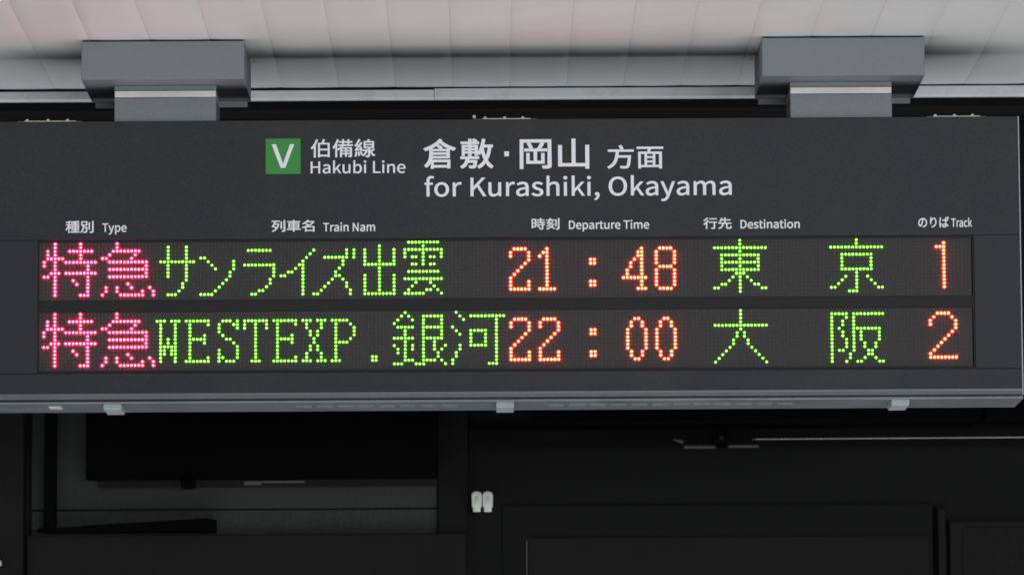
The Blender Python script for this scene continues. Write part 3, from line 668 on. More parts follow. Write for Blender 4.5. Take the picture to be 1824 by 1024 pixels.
         239, 580, 232],
        [671, 0, 703, 0, 703, 138, 721, 154, 737, 164, 755, 167, 769, 165, 779, 159, 786, 150, 790, 135, 791, 116, 
         791, 0, 823, 0, 823, 120, 821, 147, 814, 168, 803, 183, 786, 192, 765, 195, 750, 193, 737, 189, 724, 182, 
         712, 173, 701, 162, 697, 190, 671, 190],
        [966, 0, 997, 0, 997, 135, 997, 151, 996, 167, 995, 183, 994, 199, 993, 215, 994, 215, 1022, 162, 1116, 0, 
         1149, 0, 1149, 257, 1118, 257, 1118, 123, 1118, 107, 1119, 91, 1120, 74, 1121, 58, 1123, 42, 1121, 42, 1093, 
         95, 999, 257, 966, 257],
        [1260, -5, 1274, -3, 1287, 1, 1300, 7, 1312, 14, 1323, 23, 1324, 23, 1327, 0, 1353, 0, 1353, 117, 1351, 143, 
         1344, 165, 1331, 181, 1312, 191, 1287, 195, 1270, 194, 1253, 190, 1238, 184, 1224, 177, 1213, 170, 1225, 
         148, 1235, 154, 1245, 160, 1257, 164, 1269, 167, 1282, 168, 1298, 166, 1309, 159, 1317, 148, 1320, 135, 
         1321, 120, 1278, 114, 1245, 103, 1223, 90, 1209, 72, 1205, 49, 1208, 31, 1215, 16, 1227, 5, 1242, -2],
        [1269, 21, 1252, 24, 1240, 34, 1236, 51, 1238, 65, 1247, 77, 1264, 86, 1288, 94, 1321, 99, 1321, 46, 1304, 
         32, 1287, 24],
        [1414, 0, 1446, 0, 1446, 138, 1463, 154, 1478, 164, 1493, 167, 1506, 165, 1516, 159, 1523, 150, 1527, 135, 
         1529, 116, 1529, 0, 1561, 0, 1561, 138, 1578, 154, 1594, 164, 1609, 167, 1621, 165, 1631, 159, 1638, 150, 
         1643, 135, 1644, 116, 1644, 0, 1676, 0, 1676, 120, 1674, 147, 1667, 168, 1655, 183, 1639, 192, 1618, 195, 
         1605, 193, 1592, 188, 1579, 181, 1567, 171, 1555, 159, 1550, 171, 1542, 181, 1532, 189, 1519, 193, 1503, 
         195, 1490, 193, 1477, 189, 1465, 182, 1454, 173, 1444, 162, 1443, 162, 1440, 190, 1414, 190],
    ],
    '時刻': [
        [156, 73, 169, 58, 182, 42, 193, 26, 200, 12, 223, 25, 215, 39, 203, 55, 190, 71, 177, 85],
        [221, 294, 221, 252, 147, 252, 147, 229, 221, 229, 221, 185, 133, 185, 133, 161, 267, 161, 267, 121, 134, 
         121, 134, 98, 267, 98, 267, 4, 266, 0, 264, -2, 260, -3, 250, -3, 233, -3, 213, -3, 217, -11, 220, -20, 222, 
         -28, 247, -27, 265, -26, 279, -23, 287, -18, 292, -9, 293, 3, 293, 98, 334, 98, 334, 121, 293, 121, 293, 
         161, 338, 161, 338, 185, 247, 185, 247, 229, 323, 229, 323, 252, 247, 252, 247, 294],
        [102, 146, 102, 65, 51, 65, 51, 146],
        [102, 169, 51, 169, 51, 247, 102, 247],
        [27, 271, 27, 12, 51, 12, 51, 41, 127, 41, 127, 271],
        [648, 290, 648, 6, 647, 1, 645, -1, 640, -2, 630, -2, 613, -2, 592, -2, 596, -10, 599, -19, 601, -27, 627, 
         -27, 646, -25, 659, -22, 668, -17, 673, -8, 674, 6, 674, 290],
        [585, 254, 585, 58, 610, 58, 610, 254],
        [511, 202, 505, 191, 498, 179, 490, 168, 419, 165, 432, 179, 445, 194, 457, 210, 468, 227, 560, 227, 560, 
         251, 488, 251, 482, 265, 474, 281, 465, 296, 440, 289, 448, 277, 454, 263, 459, 251, 369, 251, 369, 227, 
         438, 227, 426, 210, 415, 195, 406, 184, 399, 176, 392, 170, 385, 165, 379, 162, 382, 154, 385, 145, 387, 
         138, 394, 140, 407, 141, 431, 143, 472, 146, 450, 124, 426, 104, 400, 87, 373, 72, 379, 66, 385, 58, 390, 
         51, 433, 78, 472, 111, 507, 150, 535, 195],
        [534, 136, 504, 92, 465, 53, 420, 20, 371, -5, 377, -12, 383, -20, 388, -27, 415, -13, 441, 4, 466, 22, 491, 
         43, 506, 28, 521, 14, 534, 0, 545, -12, 564, 5, 553, 17, 539, 31, 523, 45, 507, 59, 522, 75, 535, 91, 547, 
         108, 558, 126],
    ],
    'Departure Time': [
        [35, 0, 101, 0, 143, 6, 176, 22, 200, 49, 215, 85, 220, 129, 215, 174, 200, 209, 176, 235, 142, 251, 99, 257, 
         35, 257],
        [68, 27, 68, 230, 97, 230, 129, 226, 155, 214, 173, 193, 183, 165, 187, 129, 183, 94, 173, 65, 155, 44, 129, 
         31, 97, 27],
        [350, -5, 365, -4, 378, -1, 391, 3, 402, 9, 412, 15, 401, 36, 387, 28, 371, 23, 354, 21, 333, 24, 316, 33, 
         303, 47, 295, 65, 291, 88, 419, 88, 419, 93, 420, 99, 420, 106, 417, 136, 407, 161, 392, 179, 371, 191, 344, 
         195, 319, 191, 295, 178, 277, 157, 264, 129, 259, 95, 264, 60, 277, 33, 296, 12, 321, 0],
        [290, 110, 295, 131, 303, 147, 315, 160, 329, 167, 345, 169, 361, 167, 374, 160, 384, 148, 390, 131, 392, 
         110],
        [467, -80, 499, -80, 499, -16, 498, 18, 516, 5, 533, -2, 551, -5, 576, 0, 599, 13, 617, 34, 629, 62, 633, 98, 
         630, 131, 621, 158, 606, 178, 584, 191, 558, 195, 545, 194, 532, 190, 520, 184, 508, 176, 497, 168, 496, 
         168, 493, 190, 467, 190],
        [546, 22, 532, 24, 516, 30, 499, 42, 499, 142, 517, 156, 534, 165, 550, 168, 569, 165, 583, 155, 593, 141, 
         598, 121, 600, 98, 597, 72, 590, 51, 578, 35, 563, 26],
        [728, -5, 742, -3, 755, 1, 768, 7, 780, 14, 791, 23, 792, 23, 795, 0, 821, 0, 821, 117, 819, 143, 811, 165, 
         799, 181, 780, 191, 755, 195, 737, 194, 721, 190, 705, 184, 692, 177, 681, 170, 693, 148, 703, 154, 713, 
         160, 725, 164, 737, 167, 750, 168, 766, 166, 777, 159, 784, 148, 788, 135, 789, 120, 746, 114, 713, 103, 
         690, 90, 677, 72, 673, 49, 675, 31, 683, 16, 695, 5, 710, -2],
        [737, 21, 720, 24, 708, 34, 703, 51, 706, 65, 715, 77, 731, 86, 756, 94, 789, 99, 789, 46, 771, 32, 755, 24],
        [881, 0, 914, 0, 914, 122, 922, 139, 931, 152, 941, 160, 951, 165, 961, 166, 968, 166, 974, 165, 980, 163, 
         986, 191, 980, 193, 973, 195, 965, 195, 953, 193, 941, 188, 930, 180, 920, 169, 911, 155, 908, 190, 881, 
         190],
        [1077, -5, 1089, -4, 1101, -1, 1112, 2, 1106, 27, 1099, 24, 1091, 22, 1084, 21, 1067, 26, 1057, 38, 1055, 58, 
         1055, 164, 1106, 164, 1106, 190, 1055, 190, 1055, 244, 1028, 244, 1025, 190, 994, 188, 994, 164, 1023, 164, 
         1023, 59, 1025, 38, 1030, 20, 1040, 7, 1056, -2],
        [1205, -5, 1220, -3, 1233, 2, 1245, 9, 1257, 18, 1268, 30, 1269, 30, 1271, 0, 1298, 0, 1298, 190, 1266, 190, 
         1266, 55, 1255, 43, 1245, 34, 1236, 28, 1225, 24, 1214, 23, 1201, 25, 1191, 31, 1184, 41, 1180, 55, 1179, 
         74, 1179, 190, 1146, 190, 1146, 70, 1149, 43, 1155, 23, 1167, 8, 1183, -2],
        [1362, 0, 1394, 0, 1394, 122, 1402, 139, 1412, 152, 1422, 160, 1432, 165, 1442, 166, 1449, 166, 1454, 165, 
         1460, 163, 1466, 191, 1460, 193, 1453, 195, 1446, 195, 1433, 193, 1422, 188, 1410, 180, 1401, 169, 1392, 
         155, 1391, 155, 1388, 190, 1362, 190],
        [1575, -5, 1589, -4, 1603, -1, 1615, 3, 1627, 9, 1637, 15, 1626, 36, 1611, 28, 1595, 23, 1578, 21, 1558, 24, 
         1541, 33, 1528, 47, 1519, 65, 1515, 88, 1643, 88, 1644, 93, 1644, 99, 1645, 106, 1641, 136, 1632, 161, 1616, 
         179, 1595, 191, 1569, 195, 1543, 191, 1520, 178, 1501, 157, 1488, 129, 1484, 95, 1488, 60, 1501, 33, 1521, 
         12, 1546, 0],
        [1515, 110, 1519, 131, 1528, 147, 1540, 160, 1554, 167, 1569, 169, 1586, 167, 1599, 160, 1609, 148, 1615, 
         131, 1617, 110],
        [1826, 0, 1859, 0, 1859, 229, 1937, 229, 1937, 257, 1749, 257, 1749, 229, 1826, 229],
        [1980, 0, 2012, 0, 2012, 190, 1980, 190],
        [1996, 229, 2007, 232, 2014, 239, 2017, 251, 2014, 262, 2007, 269, 1996, 271, 1985, 269, 1977, 262, 1975, 
         251, 1977, 239, 1985, 232],
        [2076, 0, 2108, 0, 2108, 138, 2125, 154, 2141, 164, 2156, 167, 2169, 165, 2179, 159, 2186, 150, 2190, 135, 
         2191, 116, 2191, 0, 2223, 0, 2223, 138, 2240, 154, 2256, 164, 2271, 167, 2284, 165, 2294, 159, 2301, 150, 
         2305, 135, 2306, 116, 2306, 0, 2338, 0, 2338, 120, 2336, 147, 2329, 168, 2318, 183, 2302, 192, 2281, 195, 
         2267, 193, 2254, 188, 2242, 181, 2230, 171, 2218, 159, 2212, 171, 2204, 181, 2194, 189, 2181, 193, 2165, 
         195, 2152, 193, 2139, 189, 2128, 182, 2117, 173, 2106, 162, 2105, 162, 2102, 190, 2076, 190],
        [2477, -5, 2492, -4, 2505, -1, 2518, 3, 2529, 9, 2540, 15, 2528, 36, 2514, 28, 2498, 23, 2481, 21, 2461, 24, 
         2444, 33, 2430, 47, 2422, 65, 2418, 88, 2546, 88, 2547, 93, 2547, 99, 2547, 106, 2544, 136, 2535, 161, 2519, 
         179, 2498, 191, 2471, 195, 2446, 191, 2423, 178, 2404, 157, 2391, 129, 2386, 95, 2391, 60, 2404, 33, 2423, 
         12, 2448, 0],
        [2417, 110, 2422, 131, 2430, 147, 2442, 160, 2456, 167, 2472, 169, 2488, 167, 2501, 160, 2511, 148, 2517, 
         131, 2519, 110],
    ],
    '行先': [
        [152, 273, 152, 248, 325, 248, 325, 273],
        [93, 294, 77, 275, 57, 254, 35, 235, 12, 218, 17, 211, 23, 204, 28, 197, 52, 216, 76, 237, 99, 261, 119, 284],
        [137, 176, 137, 151, 255, 151, 255, 6, 254, 2, 251, -1, 246, -2, 234, -2, 215, -2, 191, -1, 195, -10, 198, 
         -19, 200, -27, 223, -27, 241, -27, 255, -26, 266, -23, 275, -17, 280, -8, 282, 6, 282, 151, 334, 151, 334, 
         176],
        [107, 219, 87, 189, 63, 161, 36, 135, 9, 113, 15, 106, 22, 98, 27, 91, 40, 102, 54, 114, 67, 127, 67, -29, 
         93, -29, 93, 156, 104, 169, 114, 183, 124, 196, 132, 210],
        [512, 294, 512, 239, 450, 239, 455, 253, 459, 267, 463, 280, 436, 286, 428, 257, 417, 227, 403, 198, 386, 
         173, 393, 170, 402, 165, 409, 161, 417, 172, 425, 186, 433, 200, 440, 214, 512, 214, 512, 144, 371, 144, 
         371, 118, 463, 118, 456, 77, 440, 42, 412, 14, 367, -8, 373, -14, 379, -22, 383, -30, 433, -5, 464, 29, 482, 
         70, 490, 118, 557, 118, 557, 15, 560, -8, 572, -19, 596, -22, 646, -22, 663, -19, 675, -9, 681, 12, 684, 44, 
         676, 47, 667, 51, 660, 55, 658, 21, 653, 6, 644, 3, 599, 3, 589, 4, 584, 7, 583, 15, 583, 118, 679, 118, 
         679, 144, 539, 144, 539, 214, 654, 214, 654, 239, 539, 239, 539, 294],
    ],
    'Destination': [
        [35, 0, 101, 0, 143, 6, 176, 22, 200, 49, 215, 85, 220, 129, 215, 174, 200, 209, 176, 235, 142, 251, 99, 257, 
         35, 257],
        [68, 27, 68, 230, 97, 230, 129, 226, 155, 214, 173, 193, 183, 165, 187, 129, 183, 94, 173, 65, 155, 44, 129, 
         31, 97, 27],
        [350, -5, 365, -4, 378, -1, 391, 3, 402, 9, 412, 15, 401, 36, 387, 28, 371, 23, 354, 21, 333, 24, 316, 33, 
         303, 47, 295, 65, 291, 88, 419, 88, 419, 93, 420, 99, 420, 106, 417, 136, 407, 161, 392, 179, 371, 191, 344, 
         195, 319, 191, 295, 178, 277, 157, 264, 129, 259, 95, 264, 60, 277, 33, 296, 12, 321, 0],
        [290, 110, 295, 131, 303, 147, 315, 160, 329, 167, 345, 169, 361, 167, 374, 160, 384, 148, 390, 131, 392, 
         110],
        [517, -5, 541, -2, 560, 6, 574, 19, 583, 34, 586, 52, 582, 71, 573, 85, 560, 95, 545, 103, 528, 110, 508, 
         118, 493, 128, 487, 143, 491, 156, 503, 166, 522, 170, 538, 168, 552, 162, 565, 153, 581, 173, 572, 180, 
         561, 186, 549, 191, 536, 194, 522, 195, 499, 192, 481, 185, 468, 173, 459, 158, 457, 141, 460, 124, 468, 
         111, 481, 100, 496, 92, 512, 86, 532, 78, 549, 66, 555, 50, 551, 35, 539, 24, 518, 20, 505, 21, 493, 24, 
         482, 29, 472, 35, 461, 43, 446, 22, 458, 13, 471, 6, 485, 0, 501, -3],
        [690, -5, 703, -4, 714, -1, 726, 2, 720, 27, 713, 24, 705, 22, 698, 21, 680, 26, 671, 38, 668, 58, 668, 164, 
         720, 164, 720, 190, 668, 190, 668, 244, 642, 244, 638, 190, 608, 188, 608, 164, 637, 164, 637, 59, 638, 38, 
         644, 20, 654, 7, 669, -2],
        [763, 0, 795, 0, 795, 190, 763, 190],
        [779, 229, 790, 232, 798, 239, 800, 251, 798, 262, 790, 269, 779, 271, 768, 269, 761, 262, 758, 251, 761, 
         239, 768, 232],
        [859, 0, 891, 0, 891, 138, 909, 154, 925, 164, 943, 167, 957, 165, 967, 159, 974, 150, 978, 135, 979, 116, 
         979, 0, 1011, 0, 1011, 120, 1009, 147, 1002, 168, 991, 183, 974, 192, 953, 195, 938, 193, 925, 189, 912, 
         182, 900, 173, 889, 162, 886, 190, 859, 190],
        [1117, -5, 1130, -3, 1144, 1, 1156, 7, 1168, 14, 1180, 23, 1181, 23, 1183, 0, 1210, 0, 1210, 117, 1207, 143, 
         1200, 165, 1187, 181, 1169, 191, 1144, 195, 1126, 194, 1109, 190, 1094, 184, 1081, 177, 1069, 170, 1082, 
         148, 1091, 154, 1102, 160, 1113, 164, 1126, 167, 1139, 168, 1155, 166, 1166, 159, 1173, 148, 1177, 135, 
         1178, 120, 1135, 114, 1102, 103, 1079, 90, 1066, 72, 1061, 49, 1064, 31, 1072, 16, 1083, 5, 1099, -2],
        [1126, 21, 1109, 24, 1097, 34, 1092, 51, 1095, 65, 1104, 77, 1120, 86, 1144, 94, 1178, 99, 1178, 46, 1160, 
         32, 1143, 24],
        [1329, -5, 1342, -4, 1353, -1, 1365, 2, 1359, 27, 1352, 24, 1344, 22, 1337, 21, 1319, 26, 1310, 38, 1307, 58, 
         1307, 164, 1359, 164, 1359, 190, 1307, 190, 1307, 244, 1281, 244, 1277, 190, 1247, 188, 1247, 164, 1276, 
         164, 1276, 59, 1277, 38, 1283, 20, 1293, 7, 1308, -2],
        [1402, 0, 1434, 0, 1434, 190, 1402, 190],
        [1418, 229, 1429, 232, 1437, 239, 1439, 251, 1437, 262, 1429, 269, 1418, 271, 1407, 269, 1400, 262, 1397, 
         251, 1400, 239, 1407, 232],
        [1572, -5, 1599, 0, 1623, 12, 1642, 33, 1655, 60, 1660, 95, 1655, 130, 1642, 158, 1623, 178, 1599, 191, 1572, 
         195, 1545, 191, 1521, 178, 1502, 158, 1489, 130, 1484, 95, 1489, 60, 1502, 33, 1521, 12, 1545, 0],
        [1572, 22, 1554, 25, 1539, 35, 1527, 50, 1520, 71, 1517, 95, 1520, 119, 1527, 140, 1539, 155, 1554, 165, 
         1572, 168, 1591, 165, 1606, 155, 1617, 140, 1625, 119, 1627, 95, 1625, 71, 1617, 50, 1606, 35, 1591, 25],
        [1710, 0, 1743, 0, 1743, 138, 1760, 154, 1777, 164, 1794, 167, 1808, 165, 1818, 159, 1825, 150, 1829, 135, 
         1831, 116, 1831, 0, 1862, 0, 1862, 120, 1860, 147, 1853, 168, 1842, 183, 1826, 192, 1804, 195, 1789, 193, 
         1776, 189, 1763, 182, 1752, 173, 1741, 162, 1740, 162, 1737, 190, 1710, 190],
    ],
    'のりば': [
        [167, 225, 163, 201, 159, 176, 153, 153, 147, 130, 134, 92, 120, 67, 107, 52, 94, 48, 82, 51, 70, 63, 62, 83, 
         58, 111, 66, 148, 87, 183, 121, 210],
        [196, 225, 235, 215, 265, 192, 283, 161, 289, 124, 282, 83, 262, 53, 233, 31, 200, 20, 191, 18, 181, 16, 170, 
         15, 187, -11, 242, 4, 283, 32, 309, 72, 318, 123, 308, 173, 282, 214, 239, 241, 184, 251, 124, 240, 75, 209, 
         43, 163, 31, 109, 36, 70, 50, 40, 70, 22, 93, 15, 117, 22, 138, 43, 157, 77, 175, 124, 181, 149, 187, 175, 
         192, 200],
        [469, 276, 438, 277, 437, 268, 436, 258, 435, 247, 432, 222, 428, 192, 425, 162, 424, 134, 425, 113, 426, 94, 
         428, 78, 455, 81, 454, 96, 454, 110, 454, 124, 464, 160, 484, 196, 511, 223, 543, 233, 567, 226, 585, 206, 
         595, 176, 599, 138, 588, 82, 559, 44, 516, 20, 463, 8, 480, -18, 539, 0, 586, 30, 617, 75, 627, 138, 622, 
         188, 605, 226, 580, 250, 548, 258, 516, 251, 489, 232, 467, 206, 452, 179, 455, 201, 459, 227, 463, 254],
        [781, 264, 750, 266, 750, 258, 749, 250, 748, 241, 744, 213, 739, 176, 734, 135, 732, 94, 733, 60, 736, 30, 
         740, 4, 745, -17, 770, -15, 770, -11, 769, -7, 769, -3, 769, 2, 769, 8, 770, 13, 775, 29, 781, 49, 789, 70, 
         796, 90, 781, 102, 775, 86, 768, 67, 761, 50, 759, 67, 758, 83, 758, 99, 759, 133, 764, 172, 770, 210, 775, 
         240, 777, 248, 779, 256],
        [984, 277, 967, 272, 974, 256, 981, 239, 987, 222, 1005, 229, 999, 245, 991, 262],
        [1019, 288, 1002, 283, 1009, 267, 1017, 250, 1023, 234, 1041, 240, 1034, 256, 1027, 273],
        [929, 61, 929, 49, 926, 29, 914, 16, 891, 11, 868, 14, 854, 23, 848, 38, 854, 53, 869, 63, 893, 67, 905, 66, 
         917, 64],
        [954, 266, 923, 266, 923, 259, 924, 251, 924, 244, 924, 201, 891, 200, 871, 201, 851, 202, 832, 203, 832, 
         177, 852, 176, 871, 175, 890, 175, 924, 175, 925, 153, 926, 129, 927, 106, 928, 85, 917, 87, 906, 88, 895, 
         88, 864, 84, 842, 73, 828, 56, 823, 36, 828, 14, 842, -1, 865, -12, 896, -15, 925, -10, 944, 3, 953, 21, 
         956, 42, 956, 49, 970, 41, 983, 31, 996, 20, 1009, 8, 1024, 32, 1010, 44, 993, 56, 975, 68, 955, 77, 954, 
         100, 953, 125, 952, 150, 951, 177, 967, 178, 982, 179, 997, 181, 1012, 183, 1012, 210, 997, 208, 982, 206, 
         967, 204, 951, 202, 951, 219, 951, 233, 952, 245, 952, 252, 953, 259],
    ],
    'Track': [
        [89, 0, 121, 0, 121, 229, 199, 229, 199, 257, 11, 257, 11, 229, 89, 229],
        [242, 0, 274, 0, 274, 122, 282, 139, 292, 152, 302, 160, 312, 165, 322, 166, 329, 166, 335, 165, 340, 163, 
         346, 191, 340, 193, 334, 195, 326, 195, 314, 193, 302, 188, 291, 180, 281, 169, 272, 155, 271, 155, 268, 
         190, 242, 190],
        [422, -5, 435, -3, 449, 1, 461, 7, 473, 14, 485, 23, 486, 23, 488, 0, 515, 0, 515, 117, 512, 143, 505, 165, 
         492, 181, 474, 191, 449, 195, 431, 194, 414, 190, 399, 184, 386, 177, 374, 170, 387, 148, 396, 154, 407, 
         160, 418, 164, 431, 167, 444, 168, 460, 166, 471, 159, 478, 148, 482, 135, 483, 120, 440, 114, 407, 103, 
         384, 90, 371, 72, 366, 49, 369, 31, 377, 16, 388, 5, 404, -2],
        [431, 21, 414, 24, 402, 34, 397, 51, 400, 65, 409, 77, 425, 86, 449, 94, 483, 99, 483, 46, 465, 32, 448, 24],
        [650, -5, 663, -3, 676, 0, 689, 5, 701, 11, 711, 19, 697, 41, 684, 31, 669, 25, 653, 22, 633, 25, 617, 35, 
         604, 50, 597, 71, 594, 95, 597, 119, 605, 140, 618, 155, 634, 165, 654, 168, 668, 166, 680, 160, 692, 152, 
         708, 173, 693, 184, 675, 192, 652, 195, 624, 191, 599, 178, 579, 158, 566, 130, 561, 95, 565, 60, 578, 33, 
         597, 12, 621, 0],
        [754, 0, 785, 0, 785, 50, 821, 92, 876, 0, 911, 0, 839, 113, 903, 190, 867, 190, 786, 90, 785, 90, 785, 279, 
         754, 279],
    ],
    'H': [
        [35, 0, 68, 0, 68, 121, 187, 121, 187, 0, 220, 0, 220, 257, 187, 257, 187, 149, 68, 149, 68, 257, 35, 257],
    ],
}

# ================================================================== CEILING
Z_CEIL = at(912, 71, -0.07).z + 0.003            # lowest line of the boards
Y_END = at_height(912, 155, Z_CEIL).y            # where the boards stop
ceiling = empty('ceiling', (0, 0, Z_CEIL))
props(ceiling, 'white ceiling of narrow boards running back above the departure board', kind='structure')
seams = [at_height(604.4 + 101.1 * k, 157 - 0.0062 * (604.4 + 101.1 * k - 912), Z_CEIL).x for k in range(-24, 32)]
for i in range(len(seams) - 1):
    x0, x1 = seams[i] + 0.00015, seams[i + 1] - 0.00015
    w = x1 - x0
    bow = random.uniform(0.0005, 0.0009)
    lift = random.uniform(0.0, 0.0003)
    xs = [x0, x0 + 0.0004, x0 + w * .2, x0 + w * .5, x0 + w * .8, x1 - 0.0004, x1]
    zs = [bow + .00015, bow * .85, bow * .35, 0, bow * .35, bow * .85, bow + .00015]
    bm = bmesh.new()
    ys = (-4.5, -1.2, -0.3, Y_END - 0.02, Y_END - random.uniform(0, 0.0015))
    rows = []
    for y in ys:
        rows.append([bm.verts.new((x, y, Z_CEIL + lift + z)) for x, z in zip(xs, zs)])
    for a, b in zip(rows[:-1], rows[1:]):
        for k in range(len(xs) - 1):
            f = bm.faces.new((a[k], b[k], b[k + 1], a[k + 1]))
            f.smooth = 0 < k < len(xs) - 2
    top = [(x0, -4.5), (x1, -4.5), (x1, ys[-1]), (x0, ys[-1])]
    t = [bm.verts.new((x, y, Z_CEIL + 0.0024)) for x, y in top]
    bm.faces.new(t)
    bm.faces.new([t[0]] + rows[0][::-1][-1:] + rows[0][1:] + [t[1]])
    bm.faces.new([t[2]] + rows[-1][::-1] + [t[3]])
    bm.faces.new([t[3]] + [r[0] for r in rows[::-1]] + [t[0]])
    bm.faces.new([t[1]] + [r[-1] for r in rows] + [t[2]])
    bmesh.ops.recalc_face_normals(bm, faces=bm.faces[:])
    me = bpy.data.meshes.new('ceiling_board')
    bm.to_mesh(me)
    bm.free()
    link('ceiling_board', me, M_CEIL, ceiling)
MB().box(-3.2, 3.2, -4.5, Y_END - 0.05, Z_CEIL + 0.0025, Z_CEIL + 0.006).build('ceiling_backing', M_TRIM, ceiling)
MB().box(-3.2, 3.2, Y_END - 0.049, Y_END + 0.3, Z_CEIL + 0.02, Z_CEIL + 0.03).build('dark_backing', M_VOID, ceiling)

# white trim along the end of the boards, two lengths butted together
YT = Y_END + 0.006
trim = empty('ceiling_trim', (0, YT, Z_CEIL))
props(trim, 'long white metal trim along the end of the ceiling boards behind the board', 'trim')
zt1 = at(912, 157.4, YT).z
zt0 = at(912, 173.0, YT).z
zt00 = at(912, 176.5, YT).z
xj = at(773.5, 165, YT).x
for a, b, dz in ((-3.1, xj - 0.0005, -0.0022), (xj + 0.0005, 3.1, 0.0)):
    pts = [(YT, zt1 + dz), (YT, zt0), (YT + 0.004, zt00), (YT + 0.02, zt00 + 0.001), (YT + 0.02, zt1 + dz)]
    MB().profile(pts, a, b).build('trim_strip', M_TRIM, trim)

# ================================================================== THE WALL BEHIND (dim, under the roof)
YW = 1.5
def wx(px, py=880, y=YW): return at(px, py, y).x
def wz(py, px=912, y=YW): return at(px, py, y).z

wall = MB().box(-6, 6, YW, YW + 0.12, 0.0, 4.6).build('back_wall', M_DARKDOOR)
props(wall, 'near black back wall under the station roof', kind='structure')
MB().box(-6, 6, 0.95, 1.05, wz(198, y=.95), wz(120, y=.95), bevel=.004).build('roof_beam', M_WALL)
props(bpy.data.objects['roof_beam'], 'dark brown beam running across just above the departure board', 'beam')

# left: pillar, dim recess panel, black post, screen, tilted board, lower panel
o = MB().box(wx(-90), wx(46), YW - .06, YW - .001, 1.0, 3.6, bevel=.004).build('wall_pillar', M_WALL)
props(o, 'dark brown pillar at the far left below the departure board', 'pillar')
o = empty('recess_panel', (wx(417), YW, wz(900)))
props(o, 'dim grey green wall panel around the black screen, lower left', 'wall panel')
MB().box(wx(57), wx(779), YW - .012, YW - .001, wz(903), 3.2, bevel=.002).build('upper_sheet', M_GREYWALL, o)
MB().box(wx(57), wx(779), YW - .010, YW - .001, wz(952), wz(905.5), bevel=.002).build('lower_sheet', M_GREYWALL, o)
o = MB().box(wx(82), wx(103), YW - .05, YW - .014, wz(944, 90), 3.2, bevel=.003).build('black_post', M_BLACK)
props(o, 'slim black upright post left of the black screen', 'post')
o = empty('wall_screen', (wx(467), YW, wz(855)))
props(o, 'large black screen hanging on the dim wall, lower left', 'screen')
MB().box(wx(157), wx(778), YW - .07, YW - .03, wz(856.5, 467), 3.2, bevel=.003).build('screen_body', M_BLACK, o)
MB().box(wx(178), wx(776), YW - .028, YW - .014, wz(869, 467), wz(850, 467), bevel=.002).build('under_strip', M_WALL, o)  # darker strip on the wall directly under the screen
MB().box(wx(326), wx(352), YW - .085, YW - .055, wz(875, 340), wz(857, 340), bevel=.004).build('sensor_knob', M_BLACK, o)
MB().box(wx(436), wx(545), YW - .046, YW - .030, wz(862.5, 490), wz(858.5, 490), bevel=.001).build('metal_strip', M_DIM, o)
MB().box(wx(436), wx(468), YW - .048, YW - .0465, wz(866.5, 450), wz(859.5, 450), bevel=.0006).build('metal_clasp', M_DIM, o)
P = [(70, 948), (72, 944), (104, 943), (180, 937), (285, 931), (372, 925.5), (387, 929), (387, 950), (90, 951)]
poly = [(at(a, b, YW).x, at(a, b, YW).z) for a, b in P]
o = MB().prism(poly, YW - .055, YW - .015).build('tilted_board', M_BLACK)
props(o, 'thin black wedge shaped board lying at the foot of the black post', 'board')
o = MB().box(wx(50), wx(830), YW - .03, YW - .0135, 1.0, wz(952.5, 400), bevel=.003).build('lower_panel', M_WALL)
props(o, 'dark brown panel along the bottom left beneath the grey wall panel', 'wall panel')
o = MB().box(wx(-30, 1006), wx(8, 1006), YW - .075, YW - .0615, wz(1011, 4), wz(1002, 4), bevel=.002).build('pale_sticker_plate', M_CLIP)
props(o, 'small pale plate at the extreme lower left on the brown pillar', 'plate')

# right: dark frame, doors, casing above them
o = MB().box(wx(779.5), wx(834), YW - .022, YW - .001, wz(951, 800), 3.2, bevel=.002).build('door_post', M_DARKDOOR)
props(o, 'dark upright door post just left of the two white clips', 'post')
o = empty('sliding_door', (wx(1300), YW, 1.0))
props(o, 'wide near black sliding door below the middle of the departure board', 'door')
MB().box(wx(895), wx(1660), YW - .006, YW - .001, 1.0, wz(899, 1300), bevel=.001).build('door_leaf', M_DARKDOOR, o)
MB().box(wx(940), wx(1652), YW - .009, YW - .0065, 1.0, wz(956, 1300), bevel=.0008).build('door_panel', M_WALL, o)
MB().box(wx(936.5), wx(939), YW - .011, YW - .0065, 1.0, wz(962, 940), bevel=.0008).build('edge_highlight', M_DIM, o)  # lighter strip painting in the highlight on the panel's left edge
o = MB().box(wx(1669), wx(1683), YW - .016, YW - .001, 1.0, wz(905, 1675), bevel=.003).build('door_jamb', M_WALL)
props(o, 'narrow dark jamb between the two doors, lower right', 'door jamb')
o = empty('side_door', (wx(1800), YW, 1.0))
props(o, 'dark door panel in the lower right corner of the view', 'door')
MB().box(wx(1690), wx(2100), YW - .012, YW - .001, 1.0, wz(929, 1760), bevel=.001).build('door_leaf', M_WALL, o)
MB().box(wx(1712), wx(2100), YW - .014, YW - .0125, 1.0, wz(940, 1760), bevel=.0006).build('door_panel', M_WALL, o)
o = MB().box(wx(835), wx(2100), YW - .02, YW - .001, wz(799, 1300), wz(763, 1300), bevel=.003).build('lintel_board', M_VOID)  # black board across the top of the doors
props(o, 'black lintel board above the doors and behind the thin steel rod', 'lintel')
o = MB().box(wx(950, 750), wx(1740, 750), YW - .09, YW - .021, wz(761, 1300), wz(690, 1300), bevel=.006).build('shutter_box', M_BLACK)
props(o, 'long black shutter box right under the board above the doors', 'shutter box')
o = MB().box(wx(1747, 750), wx(2100, 750), YW - .085, YW - .021, wz(756, 1780), wz(690, 1780), bevel=.006).build('shutter_box', M_BLACK)
props(o, 'short black shutter box at the right edge under the corner of the board', 'shutter box')
yr = YW - .05
